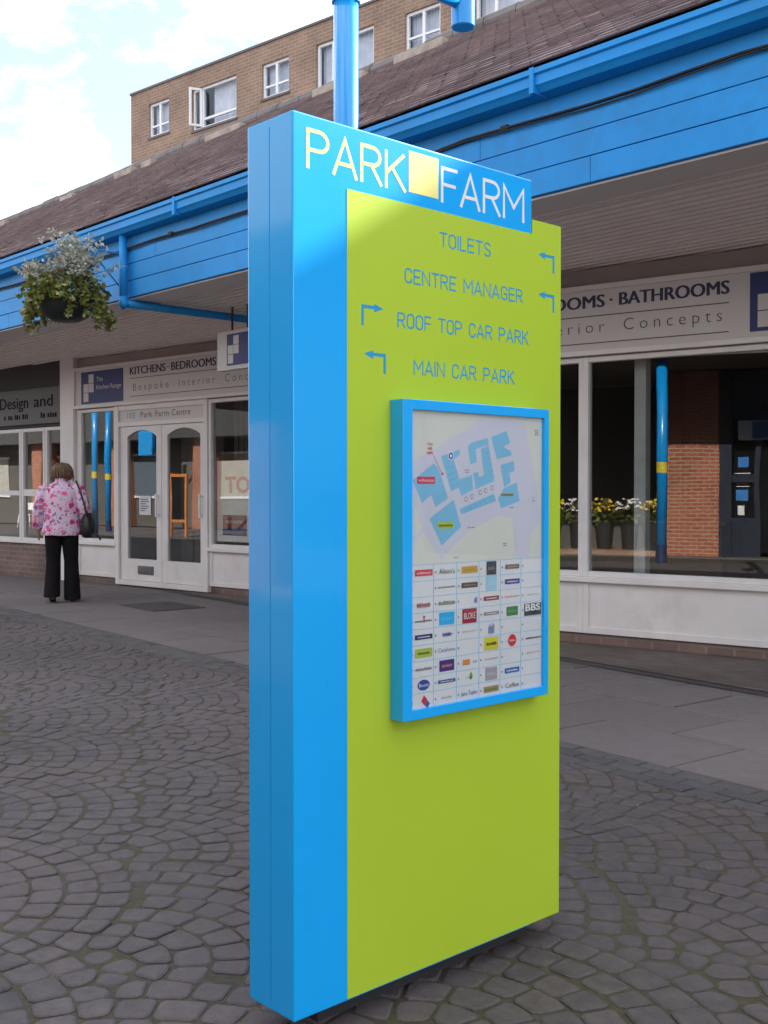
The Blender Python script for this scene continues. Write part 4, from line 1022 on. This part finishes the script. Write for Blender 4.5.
# blue columns
def column(x, y, h, lab, idx=None):
    t = thing('blue_column', (x,y,0), lab, 'column', 'blue columns across the street')
    b = MB(); b.lathe([(.098,.0),(.098,.32)],(x,y,0),24,False); b.build('foot', mat('dark_blue_paint', (.012,.03,.10), .5), t, smooth=True)
    b = MB(); b.lathe([(.095,.30),(.095,h)],(x,y,0),24,True); b.build('shaft', m_pole, t, smooth=True)
    b = MB(); b.lathe([(.0965,1.62),(.0965,1.80)],(x,y,0),24,False); b.build('band', mat('yellow_band_paint', (.72,.55,.05), .5), t, smooth=True)
    return t
column(-7.15,-3.25,3.62,'blue column with yellow band before the red brick pier, mirrored in the right window')
column(-14.9,-3.25,3.62,'blue column with yellow band mirrored in the glass of the double doors')
column(-20.5,-3.25,3.62,'blue column with yellow band farther along the arcade than the doors')
for x, y, lab in ((-25.93,-2.4,'front one of two blue posts with braces mirrored left of the doors'),(-28.6,-5.2,'rear one of two blue posts with braces mirrored left of the doors')):
    t = column(x,y,4.6,lab)
    b = MB()
    for dx, dy in ((1,0),(0,1)): b.tube([(x,y,3.9),(x+dx*.8,y+dy*.8,4.6)],.05,10)
    b.build('brace', m_pole, t)
# flower stall
def blossoms(mb, c, r, n, size, up=.25):
    for _ in range(n):
        a = random.uniform(0,6.28); q = r*math.sqrt(random.random()); p = Vector((c[0]+q*math.cos(a), c[1]+q*math.sin(a), c[2]+random.uniform(0,up)))
        d = Vector((random.gauss(0,.5),random.gauss(0,.5)+.5,1)).normalized(); s = size*random.uniform(.6,1.2)
        u = d.orthogonal().normalized(); v = d.cross(u)
        k = 6; pts = [p+(u*math.cos(6.283*i/k)+v*math.sin(6.283*i/k))*s for i in range(k)]
        for i in range(k): mb.face([p+d*s*.25, pts[i], pts[(i+1)%k]], 0)
def leaves(mb, c, rad, n, size, flat=1.0, droop=0):
    for _ in range(n):
        d = Vector((random.gauss(0,1),random.gauss(0,1),random.gauss(0,1))).normalized()
        p = Vector(c)+Vector((d.x*rad[0],d.y*rad[1],d.z*rad[2]))*random.uniform(.45,1.05)
        leaf(mb, p, (d+Vector((random.gauss(0,.6),random.gauss(0,.6),random.gauss(0,.6)-droop))).normalized(), size*random.uniform(.6,1.3))
def leaf(mb, p, d, s, wf=.42):
    u = d.orthogonal().normalized(); u.rotate(Matrix.Rotation(random.uniform(0,6.28),3,d)); v = d.cross(u)
    b0 = len(mb.v)
    mb.face([p, p+d*s*.45+u*s*wf+v*s*.05, p+d*s+v*s*-.1, p+d*s*.45-u*s*wf+v*s*.05])
stall_y = -5.6
b = MB(); b.box(-11.1,-7.5,-6.3,-5.05,0,.10); tag(b.build('stall_plinth', brick_mat('stall_brick', (.42,.24,.15),(.36,.2,.13),(.3,.22,.17)), None), 'low brick step under the flower tubs across the street', 'step')
for i, (x, kind) in enumerate(((-9.85,'y'),(-9.30,'w'),(-8.75,'y'),(-8.25,'w'),(-7.80,'y'))):
    kd_ = {'y':'yellow','w':'white'}[kind]
    t = thing('flower_tub', (x,stall_y,.1), ['black tub of yellow flowers, farthest from the blue column','black tub of white flowers between the two left yellow tubs','black tub of yellow flowers in the middle of the stall','black tub of white flowers second from the brick pier','black tub of yellow flowers next to the brick pier'][i], 'flower tub', 'flower tubs across the street')
    b = MB(); b.lathe([(.14,.1),(.19,.62),(.20,.64),(.18,.64)],(x,stall_y,0),20,True); b.build('tub', m_tub, t)
    b = MB(); leaves(b,(x,stall_y,.82),(.26,.26,.2),150,.12); b.build('foliage', m_ivy, t, weld=False)
    b = MB(); blossoms(b,(x,stall_y+.05,.88),.26,45,.045); b.build('blossom', m_yel_fl if kind=='y' else m_wht_fl, t, weld=False)
# orange framed board reflected in the doors
t = thing('menu_board', (-24.3,-4,0), 'orange framed black menu board on the pavement across the street', 'menu board')
b = MB(); b.box(-24.64,-24.57,-4.03,-3.96,0,1.75); b.box(-24.03,-23.96,-4.03,-3.96,0,1.75); b.box(-24.57,-24.03,-4.03,-3.96,1.67,1.75); b.box(-24.57,-24.03,-4.03,-3.96,.4,.47); b.build('frame', mat('orange_wood', (.66,.22,.05), .6), t)
b = MB(); b.box(-24.57,-24.03,-4.0,-3.97,.47,1.67); b.build('board', m_blacktext, t)
t = thing('blue_hanging_sign', (-29.5,-7.6,2.4), 'bright blue box sign hung on the far shops, mirrored in the left door', 'hanging sign')
b = MB(); b.box(-29.85,-29.2,-7.68,-7.55,2.45,3.35); b.build('sign_box', m_pole, t, bevel=.02)
b = MB(); b.tube([(-29.5,-8.0,3.4),(-29.5,-7.6,3.4)],.02,8); b.build('hanger', m_iron, t)
for k, (x0, x1, c, lab) in enumerate(((-28.3,-26.2,(.35,.30,.24),'cream blind in the far shop window nearest the arcade'),(-32.6,-30.6,(.10,.13,.16),'grey blue blind in the far shop window beside the blue box sign'),(-36.9,-34.8,(.40,.12,.06),'rust red blind in the far shop window left of the grey blue one'),(-41.0,-39.0,(.42,.40,.36),'pale blind in the far shop window farthest from the arcade'))):
    t = thing('window_blind', ((x0+x1)/2,-9.15,1.2), lab, 'blind', 'blinds in the far shop windows')
    b = MB(); b.box(x0,x1,-9.19,-9.15,1.1,2.5); b.build('cloth', mat('blind_cloth', c, .8), t)
    b = MB(); b.box(x0-.05,x1+.05,-9.19,-9.12,1.02,1.1); b.box(x0-.05,x1+.05,-9.19,-9.12,2.5,2.58); b.build('rail', m_frame, t)
def cafe_chair(x, y, rz):
    Mx = Matrix.Translation((x,y,0)) @ Matrix.Rotation(rz,4,'Z')
    t = thing('cafe_chair', (x,y,0), 'white cafe chair standing out in the sun before the far shops', 'chair', 'cafe chairs before the far shops')
    b = MB(Mx); b.box(-.21,.21,-.21,.21,.43,.46); b.build('seat', m_white, t, bevel=.01)
    b = MB(Mx); b.box(-.21,.21,.19,.22,.62,.88); b.build('backrest', m_white, t, bevel=.01)
    for sx in (-1,1):
        for sy in (-1,1):
            b = MB(Mx); b.tube([(sx*.19,sy*.19,.43),(sx*.22,sy*.23,0)],.014,8); b.build('leg', m_white, t, smooth=True)
        b = MB(Mx); b.tube([(sx*.19,.2,.45),(sx*.19,.21,.65)],.014,8); b.build('back_post', m_white, t, smooth=True)
for x, y, r_ in ((-32.4,-5.6,.4),(-33.6,-5.9,2.6),(-31.6,-6.6,4.1),(-30.2,-5.2,1.0)): cafe_chair(x,y,r_)

# ------------------------------------------------------------------ hanging basket
BX, BY, BZ = -9.682, 4.895, 2.88
hb = thing('hanging_basket', (BX,BY,BZ), 'overflowing hanging basket of trailing green leaves and silver tufts before the blue fascia', 'hanging basket')
b = MB(); b.lathe([(.01,0),(.12,.005),(.205,.05),(.245,.13),(.26,.20),(.268,.21),(.25,.21)],(BX,BY,BZ),28); b.build('bowl', m_bowl, hb, smooth=True)
b = MB()
for k in range(3):
    a_ = 2.1*k+.4; b.tube([(BX+.25*math.cos(a_),BY+.25*math.sin(a_),BZ+.2),(BX,BY,3.58)],.004,5)
b.build('chain', m_iron, hb)
cl = MB(); random.seed(11)
ir, ifw = Vector((.679,.734,0)), Vector((-.734,.679,0))
leaves(cl,(BX,BY,BZ+.30),(.36,.36,.15),900,.062,droop=.3)
leaves(cl,(BX-.1*ir.x,BY-.1*ir.y,BZ+.24),(.34,.34,.14),350,.055,droop=.4)
for k in range(26):     # trailing stems
    a_ = 6.28*k/26+random.uniform(-.1,.1); L_ = random.uniform(.12,.34)
    side = math.cos(a_)*ir.x+math.sin(a_)*ir.y
    if side > .3: L_ *= 1.15
    if abs(side) < .35: L_ *= .45
    p = Vector((BX+.30*math.cos(a_),BY+.30*math.sin(a_),BZ+.25))
    for i in range(int(L_/.014)):
        p = p+Vector((math.cos(a_)*.004+random.gauss(0,.006), math.sin(a_)*.004+random.gauss(0,.006), -.014))
        for _ in range(2): leaf(cl, p+Vector((random.gauss(0,.022),random.gauss(0,.022),0)), Vector((math.cos(a_)+random.gauss(0,.6),math.sin(a_)+random.gauss(0,.6),random.gauss(-.3,.5))).normalized(), random.uniform(.035,.07))
cl.build('green_foliage', m_ivy, hb, weld=False)
sv = MB()
for (ox, oz, hh, n) in ((-.26,.36,.22,30),(-.12,.38,.15,14),(.07,.44,.44,40),(.18,.38,.27,26)):
    for k in range(n):
        p = Vector((BX,BY,BZ+oz))+ir*(ox+random.gauss(0,.05))+ifw*random.gauss(-.05,.08)
        d = (Vector((0,0,1))+ir*random.gauss(ox*.8,.33)+ifw*random.gauss(0,.4)).normalized()
        m_ = int(hh*random.uniform(.6,1.1)/.026)
        for i in range(m_):
            p = p+d*.026; d = (d+Vector((random.gauss(0,.14),random.gauss(0,.14),random.gauss(.0,.1)))).normalized()
            for s_ in (1,-1):
                e = d.orthogonal().normalized(); e.rotate(Matrix.Rotation(random.uniform(0,6.28),3,d))
                leaf(sv, p, (d*.5+e*s_).normalized(), random.uniform(.030,.060), .30)
sv.build('silver_foliage', m_silver, hb, weld=False)
rf = MB(); blossoms(rf,(BX,BY,BZ+.38),.26,14,.022,.08); rf.build('red_blossom', m_red_fl, hb, weld=False)

# ------------------------------------------------------------------ woman walking away
WP = Vector((-11.944,5.965,0)); wf = Vector((-.85,.527,0)).normalized(); wr = Vector((wf.y,-wf.x,0))
MW = Matrix.Identity(4); MW.col[0] = (*wr,0); MW.col[1] = (*wf,0); MW.col[3] = (*WP,1)
wm = thing('person', WP, 'woman walking away in a pink and white floral jacket and black flared trousers', 'person')
def skin_mesh(name, J, E_, root, m, parent, sub=2, smooth=True):
    me = bpy.data.meshes.new(name); names = list(J)
    me.from_pydata([J[n][0] for n in names], [], [(names.index(a), names.index(b)) for a, b in E_])
    o = bpy.data.objects.new(name, me); COL.objects.link(o)
    sk = o.modifiers.new('skin','SKIN'); sk.use_smooth_shade = True
    sv_ = me.skin_vertices[0].data if me.skin_vertices else None
    if sv_ is None:
        bm = bmesh.new(); bm.from_mesh(me); bm.verts.layers.skin.verify(); bm.to_mesh(me); bm.free(); sv_ = me.skin_vertices[0].data
    for i, n in enumerate(names):
        r = J[n][1]; sv_[i].radius = r if isinstance(r, tuple) else (r, r); sv_[i].use_root = (n == root)
    ss = o.modifiers.new('sub','SUBSURF'); ss.levels = sub; ss.render_levels = sub
    dg = bpy.context.evaluated_depsgraph_get(); ev = o.evaluated_get(dg)
    nm = bpy.data.meshes.new_from_object(ev)
    o.modifiers.clear(); o.data = nm; bpy.data.meshes.remove(me)
    nm.transform(Matrix.Translation(-BASE[parent]) @ MW)
    nm.materials.clear(); nm.materials.append(m); nm.polygons.foreach_set('use_smooth',[True]*len(nm.polygons))
    o.parent = parent; BASE[o] = BASE[parent]; return o
J = {'pel':((0,0,.90),.12),'sp':((0,.0,1.08),.10),'ch':((0,.02,1.25),.11),'nk0':((0,.05,1.37),.055),'nk':((0,.085,1.425),.048),'hd':((0,.125,1.485),.072),'hd2':((0,.145,1.55),.062),
 'nose':((0,.215,1.475),.012)}
E_ = [('pel','sp'),('sp','ch'),('ch','nk0'),('nk0','nk'),('nk','hd'),('hd','hd2'),('hd','nose')]
for s, sn in ((-1,'l'),(1,'r')):
    J['sh'+sn] = ((s*.155,.02,1.315),.052)
    if s < 0: el, wr_, hd = (-.245,-.02,1.06), (-.265,.06,.845), (-.268,.085,.79)
    else: el, wr_, hd = (.255,-.07,1.07), (.245,.10,.93), (.24,.14,.90)
    J['el'+sn] = (el,.040); J['wr'+sn] = (wr_,.026); J['pa'+sn] = (hd,(.030,.018))
    J['hip'+sn] = ((s*.085,0,.84),.085)
    kn, an, to = ((-.10,.05,.47),(-.105,-.06,.12),(-.105,.05,.035)) if s < 0 else ((.105,.05,.47),(.11,.06,.09),(.11,.17,.03))
    J['kn'+sn] = (kn,.055); J['an'+sn] = (an,.038); J['to'+sn] = (to,.03)
    E_ += [('ch','sh'+sn),('sh'+sn,'el'+sn),('el'+sn,'wr'+sn),('wr'+sn,'pa'+sn),('pel','hip'+sn),('hip'+sn,'kn'+sn),('kn'+sn,'an'+sn),('an'+sn,'to'+sn)]
    dwn = Vector((hd[0]-wr_[0],hd[1]-wr_[1],hd[2]-wr_[2])).normalized()
    for k, (off, ln) in enumerate(((-.024,.062),(-.008,.072),(.008,.068),(.023,.055))):
        p0 = Vector(hd)+dwn*.018+Vector((0,off,0) if s < 0 else (off,0,0)); p1 = p0+dwn*ln*.55; p2 = p1+(dwn+Vector((-s*.5,.0,0))).normalized()*ln*.45
        J[f'fa{k}{sn}'] = (tuple(p0),.0085); J[f'fb{k}{sn}'] = (tuple(p1),.008); J[f'fc{k}{sn}'] = (tuple(p2),.0065)
        E_ += [('pa'+sn,f'fa{k}{sn}'),(f'fa{k}{sn}',f'fb{k}{sn}'),(f'fb{k}{sn}',f'fc{k}{sn}')]
    t0 = Vector(wr_)*.5+Vector(hd)*.5+Vector((0,.03,0)); t1 = t0+dwn*.03+Vector((0,.02,0))
    J['ta'+sn] = (tuple(t0),.010); J['tb'+sn] = (tuple(t1),.008); E_ += [('pa'+sn,'ta'+sn),('ta'+sn,'tb'+sn)]
skin_mesh('body', J, E_, 'pel', m_skin, wm)
def ring(c, rx, ry, n=28, tilt=0, wob=0, ph=0):
    return [(c[0]+rx*math.cos(2*math.pi*k/n)*(1+wob*math.sin(5*2*math.pi*k/n+ph)), c[1]+ry*math.sin(2*math.pi*k/n)*(1+wob*math.cos(4*2*math.pi*k/n+ph)), c[2]+tilt*math.sin(2*math.pi*k/n)) for k in range(n)]
j = MB(MW)
j.grid([ring((0,0,.775),.222,.158,wob=.03),ring((0,0,.79),.228,.162,wob=.03),ring((0,0,.86),.220,.156,wob=.025,ph=.5),ring((0,0,.96),.205,.145,wob=.02,ph=1.2),ring((0,0,1.06),.197,.140,wob=.025,ph=2),ring((0,.0,1.16),.202,.142,wob=.02,ph=2.6),ring((0,.01,1.25),.212,.140,wob=.012),
 ring((0,.02,1.31),.205,.122),ring((0,.035,1.355),.165,.098),ring((0,.05,1.385),.105,.082),ring((0,.06,1.40),.080,.076),ring((0,.065,1.435),.076,.074),ring((0,.065,1.437),.060,.058)],True,False,False)
def sleeve(pts, rs):
    j.tube(pts, rs, 16, True)
sleeve([(-.13,.02,1.318),(-.185,.018,1.295),(-.222,.005,1.20),(-.245,-.018,1.07),(-.256,.015,.97),(-.266,.05,.875),(-.267,.054,.862)],[.074,.080,.076,.070,.068,.062,.055])
sleeve([(.13,.02,1.318),(.185,.012,1.295),(.225,-.022,1.20),(.258,-.066,1.08),(.258,-.01,1.01),(.250,.07,.95),(.249,.08,.942)],[.074,.080,.076,.070,.068,.060,.055])
jk = j.build('jacket', m_floral, wm, smooth=True)
for v in jk.data.vertices:
    v.co += Vector(noise.noise_vector(v.co*9))*.008
t_ = MB(MW)
def legm(hip, kn, hem, rh, rk, rb_):
    mid = [(hip[i]+kn[i])/2 for i in range(3)]; m2 = [(kn[i]+hem[i])/2 for i in range(3)]
    t_.grid([ring(hip,rh,rh*1.15),ring(mid,(rh+rk)/2,(rh+rk)/2*1.05,wob=.02),ring(kn,rk,rk*1.05,wob=.03),ring(m2,(rk+rb_)/2,(rk+rb_)/2*1.15,wob=.03),ring(hem,rb_,rb_*1.25,wob=.03,tilt=.01)],True,True,False)
t_.grid([ring((0,0,.93),.175,.13),ring((0,0,.86),.190,.140),ring((0,0,.79),.185,.138),ring((0,0,.75),.165,.12)],True,True,True)
legm((-.088,0,.82),(-.10,.045,.47),(-.108,-.055,.075),.105,.078,.092); legm((.088,0,.82),(.102,.045,.47),(.112,.05,.030),.105,.080,.095)
t_.build('trousers', m_black_cloth, wm, smooth=True)
def shoe(hx_, hy_, hz, pitch):
    s_ = MB(MW @ Matrix.Translation((hx_,hy_,hz)) @ Matrix.Rotation(R(pitch),4,'X'))
    s_.grid([[(x*.036*wd,yy,z*ht) for x, z in ((-1,0),(-.95,.5),(-.5,1),(0,1.1),(.5,1),(.95,.5),(1,0),(0,-.02))] for yy, wd, ht in ((-.06,.75,.06),(-.02,.95,.075),(.05,.95,.07),(.11,1.08,.055),(.16,.95,.04),(.19,.45,.025))],True,True,True)
    s_.box(-.022,.022,-.055,-.015,-.035,.004); s_.build('shoe', m_leather, wm)
shoe(-.108,-.06,.085,-32); shoe(.112,.08,.037,-4)
h = MB(MW); n = 28; rings = []
for i in range(13):
    th = math.pi*(i+.15)/15.5; z = math.cos(th); r_ = math.sin(th)
    zz = 1.512+z*.112; sp = 1+max(0,-z)*.55
    rings.append([( .098*r_*sp*math.cos(2*math.pi*k/n)*(1+.05*math.sin(k*2.7+i*.3)), .112+(.105*r_*sp*math.sin(2*math.pi*k/n)*(1+.05*math.cos(k*3.1)))*(1 if math.sin(2*math.pi*k/n)<.3 or z>.3 else .45), zz+(.0 if z>0 else .014*math.sin(k*2.1))) for k in range(n)])
h.grid(rings,True,True,False)
for k in range(170):   # loose strands that break up the outline
    a_ = random.uniform(math.pi*.98, math.pi*2.02); e0 = random.uniform(.2,1.0)
    p = Vector((.100*math.cos(a_)*(.35+.65*e0)*1.06, .112+.108*math.sin(a_)*(.35+.65*e0)*1.06, 1.512+.105*math.sqrt(max(0,1-e0*e0*.9))))
    pts = [p]
    for q in range(5):
        p = p+Vector((math.cos(a_)*(.012-.004*q)+random.gauss(0,.003), math.sin(a_)*(.012-.004*q)+random.gauss(0,.003), -.018-.007*q)); pts.append(p)
    h.tube(pts, [.004,.006,.006,.005,.004,.0015], 5)
h.build('hair', m_hair, wm, smooth=True)
bg_ = thing('shoulder_bag', MW @ Vector((.29,-.02,.80)), 'black leather shoulder bag hanging at the right hip of the walking woman', 'handbag')
b = MB(MW)
b.grid([[(.30+.075*math.cos(2*math.pi*k/20)*w_, -.03+.16*math.sin(2*math.pi*k/20)*w_, z) for k in range(20)] for z, w_ in ((.745,.55),(.755,.85),(.80,1.05),(.88,1.1),(.96,.95),(1.02,.72),(1.035,.5))],True,True,True)
b.build('pouch', m_leather, bg_, smooth=True)
b = MB(MW); b.tube([(.30,-.16,.99),(.262,-.12,1.15),(.20,-.07,1.33),(.165,.02,1.402),(.20,.13,1.28),(.27,.13,1.1),(.30,.11,.99)],.011,8); b.build('strap', m_leather, bg_, smooth=True)
b = MB(MW); b.tube([(.35,-.10,.88),(.40,-.16,.80),(.45,-.22,.73)],[.018,.016,.010],8); b.build('loose_strap', m_leather, bg_, smooth=True)
